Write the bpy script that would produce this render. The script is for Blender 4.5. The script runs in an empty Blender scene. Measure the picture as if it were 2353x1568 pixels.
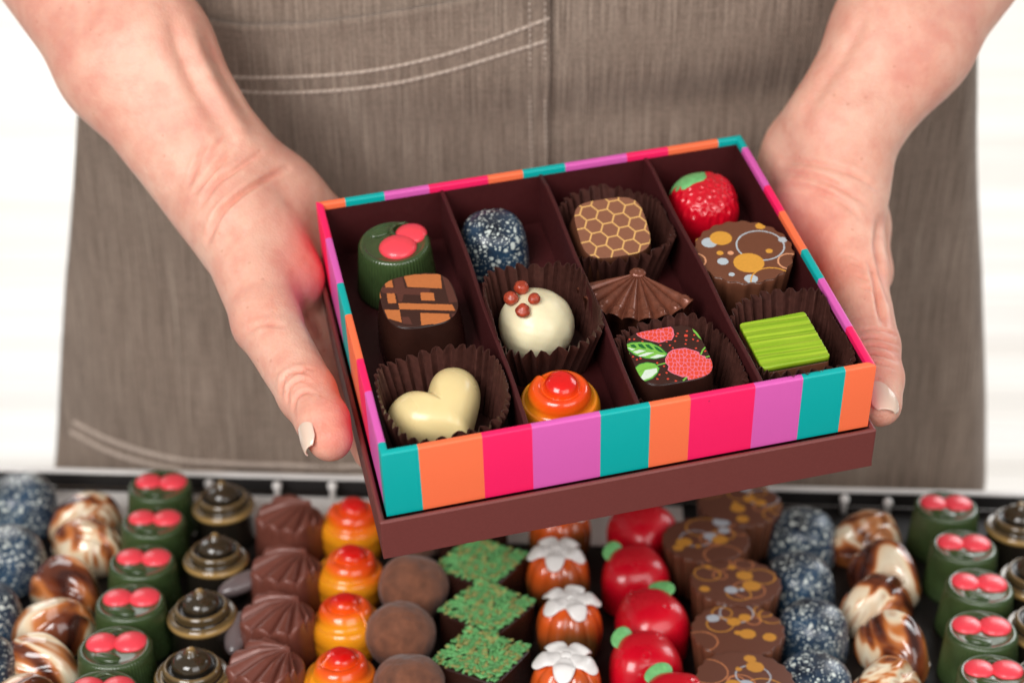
import bpy, math, random
import numpy as np
from mathutils import Matrix, Vector

S = 0.01                      # everything below is authored in centimetres
rng = np.random.default_rng(7)
random.seed(7)
sc = bpy.context.scene
COL = sc.collection
PI = math.pi

# ------------------------------------------------------------------ camera geometry
PITCH = math.radians(25.0)
FPX = 4100.0                  # focal length in units of a 2352 px wide picture
CAMP = np.array([0.0, 0.0, 47.9])
RC = np.array([[1, 0, 0],
               [0, math.sin(PITCH), -math.cos(PITCH)],
               [0, math.cos(PITCH), math.sin(PITCH)]])       # camera axes -> world

def cam2world(p):
    return np.asarray(p) @ RC.T + CAMP
def at(x, y, d):              # a pixel and a depth along the optical axis -> camera space
    return np.array([(x - 1176) / FPX * d, (784 - y) / FPX * d, -d])
def on_z(x, y, z):            # a pixel on a horizontal plane -> world
    r = RC @ np.array([(x - 1176) / FPX, (784 - y) / FPX, -1.0])
    return CAMP + r * ((z - CAMP[2]) / r[2])

# ------------------------------------------------------------------ box frame (camera space fit)
BR = np.array([[0.9730080024677794, -0.22945501733844093, -0.024613454692050188],
               [0.16913823987018595, 0.6365146490017656, 0.7524901045327936],
               [-0.1569958055085462, -0.736341969891962, 0.6581434649286946]])
BT = np.array([2.695282226786773, 2.532339454888384, -71.64946931289978])
BW, BD = 19.0, 15.8
FLOOR = -2.85
def box2cam(u, v, w):
    return BR @ np.array([u - BW / 2, v - BD / 2, w]) + BT
def inv(x, y, w):             # pixel on the plane w of the box -> u, v
    r = np.array([(x - 1176) / FPX, (784 - y) / FPX, -1.0])
    n = BR[:, 2]; o = BT + n * w
    X = BR.T @ (r * ((n @ o) / (n @ r)) - BT)
    return X[0] + BW / 2, X[1] + BD / 2
MB = Matrix.Identity(4)
_R = RC @ BR
_o = cam2world(box2cam(0, 0, 0)) * S
for i in range(3):
    for j in range(3): MB[i][j] = _R[i, j]
    MB[i][3] = _o[i]

# ------------------------------------------------------------------ helpers
def srgb(r, g, b):
    f = lambda c: (c / 255 / 12.92) if c / 255 <= .04045 else ((c / 255 + .055) / 1.055) ** 2.4
    return np.array([f(r), f(g), f(b)])

def mesh_data(name, V, F, mats, cols=None, fmat=None, smooth=True):
    me = bpy.data.meshes.new(name)
    V = np.asarray(V, float) * S
    me.from_pydata(V.tolist(), [], F if isinstance(F, list) else F.tolist())
    for m in (mats if isinstance(mats, (list, tuple)) else [mats]): me.materials.append(m)
    if fmat is not None: me.polygons.foreach_set('material_index', np.asarray(fmat, np.int32))
    if cols is not None:
        cols = np.asarray(cols, float)
        if len(cols) == len(V):
            a = me.color_attributes.new('Col', 'FLOAT_COLOR', 'POINT')
            a.data.foreach_set('color', np.c_[cols, np.ones(len(cols))].astype(np.float32).ravel())
        else:                                     # per face
            a = me.color_attributes.new('Col', 'FLOAT_COLOR', 'CORNER')
            n = np.array([len(p.vertices) for p in me.polygons])
            c = np.repeat(cols, n, axis=0)
            a.data.foreach_set('color', np.c_[c, np.ones(len(c))].astype(np.float32).ravel())
    if smooth: me.polygons.foreach_set('use_smooth', np.ones(len(me.polygons), bool))
    me.update()
    return me

def link(name, data, parent=None, M=None):
    o = bpy.data.objects.new(name, data); COL.objects.link(o)
    if parent is not None: o.parent = parent
    if M is not None: o.matrix_world = M
    return o
def tag(o, label=None, cat=None, group=None, kind=None):
    for k, v in (('label', label), ('category', cat), ('group', group), ('kind', kind)):
        if v: o[k] = v
    return o
def mk(name, V, F, mats, parent=None, M=None, **kw):
    return link(name, mesh_data(name, V, F, mats, **kw), parent, M)

def join(parts):
    V, F, n = [], [], 0
    for v, f in parts:
        V.append(np.asarray(v)); F += [[i + n for i in q] for q in (f if isinstance(f, list) else f.tolist())]; n += len(v)
    return np.concatenate(V), F

def box(x0, x1, y0, y1, z0, z1):
    V = [(x, y, z) for x in (x0, x1) for y in (y0, y1) for z in (z0, z1)]
    return np.array(V, float), [[0, 1, 3, 2], [4, 6, 7, 5], [0, 4, 5, 1], [2, 3, 7, 6], [0, 2, 6, 4], [1, 5, 7, 3]]

def bevel(o, w=.05, seg=2):
    m = o.modifiers.new('bevel', 'BEVEL'); m.width = w * S; m.segments = seg; m.limit_method = 'ANGLE'; m.angle_limit = .6
    return o

def loft(R, prof, disp=None, cap_bottom=True):
    """rings from the top centre outwards and down; R = radii per angle, prof = [(scale, z)]"""
    R = np.asarray(R, float); n = len(R); th = np.arange(n) * 2 * PI / n
    s = np.array([p[0] for p in prof])[:, None]; z = np.array([p[1] for p in prof])[:, None]
    x = s * R * np.cos(th); y = s * R * np.sin(th); zz = z + 0 * x
    if disp is not None: x, y, zz = disp(x, y, zz, s + 0 * x, th[None] + 0 * x)
    V = np.stack([x, y, zz], -1).reshape(-1, 3)
    m = len(prof); F = []
    i = np.arange(n); j = (i + 1) % n
    for k in range(m - 1):
        F += np.stack([k * n + i, (k + 1) * n + i, (k + 1) * n + j, k * n + j], 1).tolist()
    c = len(V); top = V[:n].mean(0); V = np.vstack([V, top])
    F += [[c, int(a), int(b)] for a, b in zip(i, j)]
    if cap_bottom:
        V = np.vstack([V, V[(m - 1) * n:m * n].mean(0)])
        F += [[c + 1, int((m - 1) * n + b), int((m - 1) * n + a)] for a, b in zip(i, j)]
    return V, F

def interp_prof(pts, n):
    pts = np.array(pts, float)
    # Catmull-Rom through control points
    P = np.vstack([2 * pts[0] - pts[1], pts, 2 * pts[-1] - pts[-2]]); out = []
    for t in np.linspace(0, len(pts) - 1 - 1e-9, n):
        k = int(t); u = t - k; a, b, c, d = P[k:k + 4]
        out.append(.5 * (2 * b + (c - a) * u + (2 * a - 5 * b + 4 * c - d) * u * u + (3 * b - a - 3 * c + d) * u ** 3))
    out = np.array(out); out[:, 0] = np.maximum(out[:, 0], 1e-3)
    return out

def superR(a, b, e, n):
    th = np.arange(n) * 2 * PI / n
    return 1 / ((np.abs(np.cos(th)) / a) ** e + (np.abs(np.sin(th)) / b) ** e) ** (1 / e)

def uvsphere(r, c=(0, 0, 0), sc_=(1, 1, 1), n=24, m=14):
    a = np.linspace(.001, PI - .001, m)
    V, F = loft(np.ones(n), [(math.sin(t), math.cos(t)) for t in a])
    return V * np.array(sc_) * r + np.array(c), F

def tube(pts, rad, n=8, cap=True):
    pts = np.asarray(pts, float); m = len(pts)
    rad = np.broadcast_to(np.asarray(rad, float), (m,))
    T = np.gradient(pts, axis=0); T /= np.linalg.norm(T, axis=1)[:, None] + 1e-12
    up = np.array([0, 0, 1.0])
    V = []
    for k in range(m):
        a = np.cross(T[k], up)
        if np.linalg.norm(a) < 1e-3: a = np.cross(T[k], [1, 0, 0])
        a /= np.linalg.norm(a); b = np.cross(a, T[k])
        for q in range(n):
            t = 2 * PI * q / n; V.append(pts[k] + rad[k] * (a * math.cos(t) + b * math.sin(t)))
    F = [[k * n + q, k * n + (q + 1) % n, (k + 1) * n + (q + 1) % n, (k + 1) * n + q] for k in range(m - 1) for q in range(n)]
    if cap: F += [list(range(n))[::-1], [(m - 1) * n + q for q in range(n)]]
    return np.array(V), F

def vnoise(p, seed=0, oct=3):
    """cheap smooth noise from sums of sines"""
    r = np.random.default_rng(seed); out = 0; amp = 1
    for o in range(oct):
        for _ in range(4):
            k = r.normal(size=p.shape[-1]) * 2 ** o; out = out + amp * np.sin(p @ k + r.uniform(0, 6.28))
        amp *= .5
    return out / 4

# ------------------------------------------------------------------ materials
def new_mat(name):
    m = bpy.data.materials.new(name); m.use_nodes = True
    nt = m.node_tree; return m, nt, nt.nodes['Principled BSDF']
def lk(nt, a, b): nt.links.new(a, b)
def setc(b, **kw):
    for k, v in kw.items():
        i = b.inputs[k.replace('_', ' ')]
        i.default_value = (*v, 1) if hasattr(v, '__len__') and len(v) == 3 and i.type == 'RGBA' else v
def coord(nt, scale=1.0, scl=None, kind='Object', rot=None):
    tc = nt.nodes.new('ShaderNodeTexCoord'); mp = nt.nodes.new('ShaderNodeMapping')
    mp.inputs['Scale'].default_value = scl or (scale,) * 3
    if rot: mp.inputs['Rotation'].default_value = rot
    lk(nt, tc.outputs[kind], mp.inputs[0]); return mp.outputs[0]
def noise(nt, vec, scale, detail=4, rough=.55, dist=0):
    n = nt.nodes.new('ShaderNodeTexNoise'); lk(nt, vec, n.inputs['Vector'])
    n.inputs['Scale'].default_value = scale; n.inputs['Detail'].default_value = detail
    n.inputs['Roughness'].default_value = rough; n.inputs['Distortion'].default_value = dist
    return n.outputs['Fac']
def ramp(nt, fac, stops, interp='LINEAR'):
    r = nt.nodes.new('ShaderNodeValToRGB'); lk(nt, fac, r.inputs[0]); e = r.color_ramp.elements
    r.color_ramp.interpolation = interp
    while len(e) < len(stops): e.new(.5)
    for q, (p, c) in zip(e, stops): q.position = p; q.color = (*(c if hasattr(c, '__len__') else (c,) * 3), 1)
    return r.outputs[0]
def mixc(nt, fac, a, b, mode='MIX'):
    m = nt.nodes.new('ShaderNodeMix'); m.data_type = 'RGBA'; m.blend_type = mode
    for v, i in ((fac, 0), (a, 6), (b, 7)):
        if hasattr(v, 'links'): lk(nt, v, m.inputs[i])
        elif i == 0: m.inputs[0].default_value = v
        else: m.inputs[i].default_value = (*v, 1)
    return m.outputs[2]
def math_(nt, op, a, b=0.0):
    m = nt.nodes.new('ShaderNodeMath'); m.operation = op
    for v, i in ((a, 0), (b, 1)):
        if hasattr(v, 'links'): lk(nt, v, m.inputs[i])
        else: m.inputs[i].default_value = v
    return m.outputs[0]
def bump(nt, b, h, strength=.3, dist=.02, prev=None):
    n = nt.nodes.new('ShaderNodeBump'); n.inputs['Strength'].default_value = strength; n.inputs['Distance'].default_value = dist * S
    lk(nt, h, n.inputs['Height'])
    if prev is not None: lk(nt, prev, n.inputs['Normal'])
    lk(nt, n.outputs[0], b.inputs['Normal']); return n.outputs[0]
def vcol(nt):
    n = nt.nodes.new('ShaderNodeVertexColor'); n.layer_name = 'Col'; return n.outputs[0]

def simple(name, c, rough=.4, vary=.08, nscale=150, bstr=.15, bdist=.01, coat=0, sss=0, sheen=0, metal=0, spec=.5):
    m, nt, b = new_mat(name); v = coord(nt)
    f = noise(nt, v, nscale)
    col = ramp(nt, f, [(.25, np.array(c) * (1 - vary)), (.75, np.clip(np.array(c) * (1 + vary), 0, 1))])
    lk(nt, col, b.inputs['Base Color'])
    rr = ramp(nt, noise(nt, v, nscale * .6), [(.3, max(rough - .06, 0)), (.7, rough + .06)]); lk(nt, rr, b.inputs['Roughness'])
    if bstr: bump(nt, b, f, bstr, bdist)
    setc(b, Metallic=metal, Specular_IOR_Level=spec)
    if coat: b.inputs['Coat Weight'].default_value = coat; b.inputs['Coat Roughness'].default_value = .08
    if sss:
        b.inputs['Subsurface Weight'].default_value = sss; b.inputs['Subsurface Scale'].default_value = .003
        b.inputs['Subsurface Radius'].default_value = (1, .6, .4)
    if sheen: b.inputs['Sheen Weight'].default_value = sheen
    return m
def vmat(name, rough=.45, nscale=400, bstr=.12, bdist=.008, coat=0, vary=.06, sss=0, spec=.5):
    m, nt, b = new_mat(name); v = coord(nt)
    f = noise(nt, v, nscale)
    k = ramp(nt, f, [(.25, 1 - vary), (.75, 1.0)])
    lk(nt, mixc(nt, 1.0, vcol(nt), k, 'MULTIPLY'), b.inputs['Base Color'])
    setc(b, Roughness=rough, Specular_IOR_Level=spec); bump(nt, b, f, bstr, bdist)
    if coat: b.inputs['Coat Weight'].default_value = coat; b.inputs['Coat Roughness'].default_value = .1
    if sss:
        b.inputs['Subsurface Weight'].default_value = sss; b.inputs['Subsurface Scale'].default_value = .002
    return m

TEAL, ORANGE, PINK, ORCHID = srgb(0, 172, 168), srgb(255, 118, 74), srgb(255, 32, 100), srgb(222, 96, 180)
M = {}
M['stripe'] = vmat('striped_paper', rough=.42, nscale=1500, bstr=.10, bdist=.004, vary=.04, spec=.4)
M['maroon'] = simple('maroon_card', srgb(116, 58, 54), rough=.46, vary=.07, nscale=900, bstr=.2, bdist=.006, spec=.35)
M['liner'] = simple('liner_card', srgb(70, 25, 26), rough=.5, vary=.10, nscale=700, bstr=.2, bdist=.006, spec=.35)
M['dark'] = simple('dark_chocolate', srgb(48, 25, 19), rough=.3, vary=.2, nscale=120, bstr=.25, bdist=.03, spec=.5)
M['milk'] = simple('milk_chocolate', srgb(104, 62, 44), rough=.34, vary=.12, nscale=150, bstr=.2, bdist=.02)
M['top'] = vmat('printed_chocolate', rough=.42, nscale=900, bstr=.2, bdist=.006, vary=.12)
M['green'] = simple('green_shell', srgb(58, 76, 42), rough=.24, vary=.3, nscale=90, bstr=.12, bdist=.03, coat=.4, sss=.1)
M['cherry'] = simple('cherry_red', srgb(244, 70, 84), rough=.34, vary=.06, nscale=200, bstr=.1, coat=.25, sss=.15)
M['strawb'] = simple('strawberry_red', srgb(212, 10, 36), rough=.28, vary=.12, nscale=60, bstr=.06, coat=.35, sss=.1)
M['leaf'] = simple('leaf_green', srgb(112, 182, 112), rough=.45, vary=.18, nscale=500, bstr=.25)
M['white_choc'] = simple('white_chocolate', srgb(230, 207, 150), rough=.3, vary=.05, nscale=60, bstr=.25, bdist=.05, sss=.25, coat=.15)
M['ivory_choc'] = simple('ivory_chocolate', srgb(234, 222, 184), rough=.36, vary=.04, nscale=90, bstr=.5, bdist=.07, sss=.25)
M['pepper'] = simple('peppercorn', srgb(165, 62, 38), rough=.3, vary=.4, nscale=500, bstr=.6, bdist=.05)
M['swirl'] = vmat('airbrushed_shell', rough=.2, nscale=80, bstr=.08, bdist=.02, coat=.45, vary=.12, sss=.12)
M['fan'] = simple('bronze_fan', srgb(122, 70, 52), rough=.3, vary=.25, nscale=350, bstr=.35, bdist=.02, metal=.25, coat=.1)
M['fanm'] = simple('milk_fan', srgb(118, 66, 54), rough=.36, vary=.12, nscale=250, bstr=.2, bdist=.02, metal=.1)
M['lime'] = vmat('lime_glaze', rough=.35, nscale=700, bstr=.15, bdist=.01, coat=.15)
M['cup'] = simple('pleated_paper', srgb(74, 43, 37), rough=.36, vary=.28, nscale=500, bstr=.45, bdist=.02, spec=.45)
M['truffle'] = simple('cocoa_powder', srgb(116, 70, 48), rough=.9, vary=.38, nscale=170, bstr=1.0, bdist=.14, sheen=.2)
M['white'] = simple('white_sugar', srgb(238, 234, 230), rough=.35, vary=.04, nscale=200, bstr=.1, coat=.2)
M['steel'] = simple('steel', srgb(150, 148, 146), rough=.35, vary=.05, nscale=100, bstr=.05, metal=.8)
M['trayshade'] = simple('tray_shade', srgb(17, 12, 11), rough=.6, vary=.15, nscale=60, bstr=.1)  # near-black colour carries the shade on the tray
M['paper'] = simple('paper_white', srgb(232, 228, 224), rough=.6, vary=.04, nscale=100, bstr=.1)
M['counter'] = simple('counter_laminate', srgb(205, 200, 196), rough=.4, vary=.04, nscale=20, bstr=.05)
M['nail'] = simple('nail', srgb(238, 205, 184), rough=.2, vary=.04, nscale=90, bstr=.06, bdist=.02, coat=.6, sss=.2)
M['thread'] = simple('thread', srgb(196, 178, 164), rough=.8, vary=.2, nscale=300, bstr=.4, sheen=.2)
M['dgreen_rel'] = M['green']
M['trouser'] = simple('dark_cotton', srgb(60, 54, 52), rough=.9, vary=.15, nscale=300, bstr=.4)

def speckle_mat():
    m, nt, b = new_mat('speckled_shell'); v = coord(nt)
    base = ramp(nt, noise(nt, v, 60), [(.3, srgb(24, 30, 42)), (.7, srgb(48, 80, 108))])
    col = base
    for s, t, sd in ((330, .26, 0), (620, .27, 3.1), (1100, .25, 7.7)):
        vo = nt.nodes.new('ShaderNodeTexVoronoi'); mp = nt.nodes.new('ShaderNodeMapping'); mp.inputs['Location'].default_value = (sd, sd, sd)
        oi = nt.nodes.new('ShaderNodeObjectInfo')
        ad = nt.nodes.new('ShaderNodeVectorMath'); ad.operation = 'ADD'; lk(nt, v, ad.inputs[0]); lk(nt, oi.outputs['Random'], ad.inputs[1])
        lk(nt, ad.outputs[0], mp.inputs[0]); lk(nt, mp.outputs[0], vo.inputs['Vector']); vo.inputs['Scale'].default_value = s
        sep = nt.nodes.new('ShaderNodeSeparateColor'); lk(nt, vo.outputs['Color'], sep.inputs[0])
        thr = math_(nt, 'MULTIPLY', sep.outputs[0], t * 1.6)
        dd = math_(nt, 'SUBTRACT', thr, vo.outputs['Distance'])
        k = ramp(nt, dd, [(.0, 0.0), (.05, 1.0)])
        col = mixc(nt, k, col, srgb(205, 212, 205))
    lk(nt, col, b.inputs['Base Color']); setc(b, Roughness=.34)
    b.inputs['Coat Weight'].default_value = .2; b.inputs['Coat Roughness'].default_value = .2
    return m
M['speckle'] = speckle_mat()

def marble_mat():
    m, nt, b = new_mat('marbled_shell'); tc = nt.nodes.new('ShaderNodeTexCoord'); oi = nt.nodes.new('ShaderNodeObjectInfo')
    sc2 = math_(nt, 'MULTIPLY', oi.outputs['Random'], 3.0)
    ad = nt.nodes.new('ShaderNodeVectorMath'); ad.operation = 'ADD'; lk(nt, tc.outputs['Object'], ad.inputs[0]); lk(nt, sc2, ad.inputs[1])
    mp = nt.nodes.new('ShaderNodeMapping'); mp.inputs['Rotation'].default_value = (.5, .3, .7); mp.inputs['Scale'].default_value = (.8, 1.5, .7); lk(nt, ad.outputs[0], mp.inputs[0])
    n1 = noise(nt, mp.outputs[0], 31, 2, .55, 1.4)
    col = ramp(nt, n1, [(.32, srgb(62, 28, 20)), (.41, srgb(122, 60, 34)), (.48, srgb(202, 120, 62)), (.52, srgb(236, 206, 168)),
                        (.59, srgb(240, 226, 198)), (.66, srgb(190, 122, 72)), (.76, srgb(84, 40, 28))])
    lk(nt, col, b.inputs['Base Color']); setc(b, Roughness=.16)
    b.inputs['Coat Weight'].default_value = .7; b.inputs['Coat Roughness'].default_value = .06
    return m
M['marble'] = marble_mat()

def skin_mat():
    m, nt, b = new_mat('skin'); v = coord(nt)
    n1 = noise(nt, v, 28, 4, .6); n2 = noise(nt, v, 110, 4, .6)
    c = ramp(nt, n1, [(.3, srgb(237, 192, 170)), (.52, srgb(230, 175, 153)), (.76, srgb(214, 147, 130))])
    c = mixc(nt, ramp(nt, n2, [(.42, 0.0), (.68, .45)]), c, srgb(214, 136, 118))
    c = mixc(nt, 1.0, c, vcol(nt), 'MULTIPLY')
    vo = nt.nodes.new('ShaderNodeTexVoronoi'); lk(nt, v, vo.inputs['Vector']); vo.inputs['Scale'].default_value = 150
    sp = nt.nodes.new('ShaderNodeSeparateColor'); lk(nt, vo.outputs['Color'], sp.inputs[0])
    k = math_(nt, 'MULTIPLY', math_(nt, 'LESS_THAN', vo.outputs['Distance'], .11), math_(nt, 'GREATER_THAN', sp.outputs[0], .6))
    c = mixc(nt, math_(nt, 'MULTIPLY', k, .28), c, srgb(186, 112, 84))
    lk(nt, c, b.inputs['Base Color'])
    setc(b, Roughness=.5, Specular_IOR_Level=.4)
    b.inputs['Subsurface Weight'].default_value = .35; b.inputs['Subsurface Scale'].default_value = .006
    b.inputs['Subsurface Radius'].default_value = (1, .35, .2)
    vf = nt.nodes.new('ShaderNodeTexVoronoi'); lk(nt, v, vf.inputs['Vector']); vf.inputs['Scale'].default_value = 900
    b1 = bump(nt, b, vf.outputs['Distance'], .4, .03)
    bump(nt, b, noise(nt, v, 330, 4), .34, .05, b1)
    return m
M['skin'] = skin_mat()

def linen_mat():
    m, nt, b = new_mat('taupe_linen'); tc = nt.nodes.new('ShaderNodeTexCoord')
    def mp(scl, rot=(0, 0, 0)):
        q = nt.nodes.new('ShaderNodeMapping'); q.inputs['Scale'].default_value = scl; q.inputs['Rotation'].default_value = rot
        lk(nt, tc.outputs['Object'], q.inputs[0]); return q.outputs[0]
    warp = noise(nt, mp((1400, 1, 26)), 1, 3, .6)         # long vertical slubs
    weft = noise(nt, mp((26, 1, 1400)), 1, 3, .6)
    slub = noise(nt, mp((520, 1, 9)), 1, 2, .5)
    big = noise(nt, mp((14, 1, 9)), 1, 3, .5)
    c = ramp(nt, warp, [(.3, srgb(98, 84, 74)), (.5, srgb(137, 120, 107)), (.72, srgb(176, 158, 143))])
    c = mixc(nt, ramp(nt, weft, [(.45, 0.0), (.75, .55)]), c, srgb(160, 142, 128))
    c = mixc(nt, ramp(nt, slub, [(.60, 0.0), (.70, .5)]), c, srgb(184, 168, 152))
    c = mixc(nt, ramp(nt, slub, [(.28, .6), (.38, 0.0)]), c, srgb(66, 52, 45))
    c = mixc(nt, ramp(nt, big, [(.35, .0), (.7, .25)]), c, srgb(112, 92, 78))
    fine = noise(nt, mp((900, 900, 900)), 1, 2, .6)
    c = mixc(nt, 1.0, c, ramp(nt, fine, [(.3, .74), (.7, 1.16)]), 'MULTIPLY')
    lk(nt, c, b.inputs['Base Color'])
    setc(b, Roughness=.88, Specular_IOR_Level=.2); b.inputs['Sheen Weight'].default_value = .15
    w = nt.nodes.new('ShaderNodeTexWave'); w.wave_type = 'BANDS'; w.bands_direction = 'X'
    lk(nt, mp((1, 1, 1), (0, math.radians(35), 0)), w.inputs['Vector']); w.inputs['Scale'].default_value = 260; w.inputs['Distortion'].default_value = 1.2
    b1 = bump(nt, b, w.outputs['Fac'], .35, .03)
    b2 = bump(nt, b, warp, .4, .04, b1)
    bump(nt, b, slub, .35, .08, b2)
    return m
M['linen'] = linen_mat()

def plank_mat():
    m, nt, b = new_mat('white_planks'); v = coord(nt)
    n1 = noise(nt, coord(nt, scl=(.25, 7, 1)), 1, 3)
    c = ramp(nt, n1, [(.3, srgb(214, 206, 196)), (.6, srgb(240, 237, 232))])
    lk(nt, c, b.inputs['Base Color']); setc(b, Roughness=.5)
    return m
M['plank'] = plank_mat()
M['wall'] = simple('wall_white', srgb(242, 241, 238), rough=.8, vary=.02, nscale=4, bstr=.05)

# ------------------------------------------------------------------ the gift box
def tilt(a, ax): return Matrix.Rotation(a, 4, ax)
def MBT(u, v, w=FLOOR, rz=0, tx=0, ty=0):
    return MB @ Matrix.Translation(Vector((u, v, w)) * S) @ tilt(tx, 'X') @ tilt(ty, 'Y') @ tilt(rz, 'Z')

gift = link('gift_box', None, M=MB)
tag(gift, 'open gift box with teal, orange, pink and orchid stripes held in two hands', 'gift box')
T = .30
def wall(axis, bounds, cols):
    """axis 'F','B','L','R'; profile swept along the wall, mitred at the corners, coloured by stripe"""
    L = BW if axis in 'FB' else BD
    r = .09
    prof = [(0.0, -3.2), (0.0, -r)]
    for k in range(1, 5): a = PI / 2 * k / 4; prof.append((r - r * math.cos(a), -r + r * math.sin(a)))
    for k in range(0, 5): a = PI / 2 * k / 4; prof.append((T - r + r * math.sin(a), -r + r * math.cos(a)))
    prof += [(T, -.30), (T, -.301), (T, -3.2)]
    bs = [0.0] + list(bounds) + [L]
    xs, seg = [], []
    for i in range(len(bs) - 1):
        n = max(1, int((bs[i + 1] - bs[i]) / 1.0)); q = np.linspace(bs[i], bs[i + 1], n + 1)
        for a, b in zip(q[:-1], q[1:]): xs.append(a); seg.append(i)
    xs.append(L)
    V, F, C, FM = [], [], [], []
    for k, x in enumerate(xs):
        for (o, z) in prof:
            xx = x
            if k == 0: xx = o
            if k == len(xs) - 1: xx = L - o
            xx = min(max(xx, o), L - o)
            p = {'F': (xx, o, z), 'B': (xx, BD - o, z), 'L': (o, xx, z), 'R': (BW - o, xx, z)}[axis]
            V.append(p)
    m = len(prof); flip = axis in 'BL'
    for k in range(len(xs) - 1):
        for j in range(m - 1):
            q = [k * m + j, (k + 1) * m + j, (k + 1) * m + j + 1, k * m + j + 1]
            F.append(q[::-1] if flip else q); C.append(cols[seg[k]] if j < m - 3 else (0, 0, 0)); FM.append(0 if j < m - 3 else 1)
        q = [k * m, k * m + m - 1, (k + 1) * m + m - 1, (k + 1) * m]; F.append(q[::-1] if flip else q); C.append((0, 0, 0)); FM.append(1)
    o = mk('wall', V, F, [M['stripe'], M['liner']], gift, cols=C, fmat=FM, smooth=False)
    try: o.data.set_sharp_from_angle(angle=math.radians(40)); o.data.polygons.foreach_set('use_smooth', [True] * len(F))
    except Exception: pass
    return o
t_, o_, p_, r_ = TEAL, ORANGE, PINK, ORCHID
wall('F', [1.38, 3.75, 5.62, 8.22, 10.13, 11.68, 14.21, 16.09, 17.78], [t_, o_, p_, r_, t_, o_, p_, r_, t_, o_])
wall('B', [1.23, 2.93, 4.88, 7.47, 9.02, 10.91, 13.69, 15.57, 17.86], [o_, t_, r_, p_, o_, t_, r_, p_, o_, t_])
wall('L', [.66, 3.49, 5.37, 8.09, 10.1, 13.15], [t_, r_, p_, o_, t_, r_, p_])
wall('R', [2.36, 5.4, 7.34, 10.01, 11.87, 14.79], [p_, r_, t_, o_, p_, r_, t_])
V, F = box(T, BW - T, T, BD - T, -3.15, FLOOR); mk('floor_panel', V, F, M['liner'], gift, smooth=False)
for (ub, uf) in ((5.43, 5.52), (9.80, 9.76), (14.5, 14.54)):
    n = 14; V, F = [], []
    for k in range(n + 1):
        v = T + .01 + (BD - 2 * T - .02) * k / n; u = uf + (ub - uf) * k / n + .03 * math.sin(k * .9 + ub)
        top = -.07 - (.16 if k == n else .03 if k == 0 else 0)
        for (du, w) in ((-.085, FLOOR + .004), (-.085, top - .04), (-.05, top), (.05, top), (.085, top - .04), (.085, FLOOR + .004)): V.append((u + du, v, w))
    for k in range(n):
        for j in range(6):
            F.append([k * 6 + j, k * 6 + (j + 1) % 6, (k + 1) * 6 + (j + 1) % 6, (k + 1) * 6 + j][::-1])
    F += [[0, 1, 2, 3, 4, 5][::-1], [n * 6 + j for j in range(6)]]
    o = mk('divider', V, F, M['liner'], gift, smooth=False)

# the box lid turned upside down under the box
lid = link('box_lid', None, M=MB)
tag(lid, 'maroon cardboard lid nested under the striped box like a tray', 'lid')
ou, ov, tk = .32, .32, .20
U0, U1, V0, V1 = -ou, BW + .26, -ov, BD + .3
rim = [(U0, V0), (U1, V0), (U1, V1), (U0, V1)]
prof = [(0, -5.1), (0, -3.22), (.03, -3.17), (.09, -3.15), (tk - .03, -3.17), (tk, -3.22), (tk, -4.98)]
V, F = [], []
for i, (u, v) in enumerate(rim):
    su = 1 if i in (0, 3) else -1; sv = 1 if i in (0, 1) else -1
    for (o, w) in prof: V.append((u + su * o, v + sv * o, w))
m = len(prof)
for i in range(4):
    j = (i + 1) % 4
    for k in range(m - 1): F.append([i * m + k, j * m + k, j * m + k + 1, i * m + k + 1])
o = mk('side_walls', V, F, M['maroon'], lid, smooth=False); bevel(o, .06, 3)
V, F = box(U0 + .005, U1 - .005, V0 + .005, V1 - .005, -5.12, -4.98); o = mk('base_panel', V, F, M['maroon'], lid, smooth=False)
# box rests on the lid's base: an inner collar fills the space below it
V, F = box(.5, BW - .5, .5, BD - .5, -4.975, -3.205); mk('inner_collar', V, F, M['liner'], lid, smooth=False)

# ------------------------------------------------------------------ chocolates: mesh templates, base at z = 0
H = 2.45
def body_prof(top, bot, h, r=.12, n=8, bulge=0.0):
    p = []
    for k in range(5): a = PI / 2 * k / 4; p.append((top - r / 1.5 + r / 1.5 * math.sin(a), h - r + r * math.cos(a)))
    for k in range(1, n + 1):
        t = k / n; p.append((top + (bot - top) * t + bulge * math.sin(PI * t), (h - r) * (1 - t)))
    p.append((bot * .96, 0.0)); return p

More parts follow.
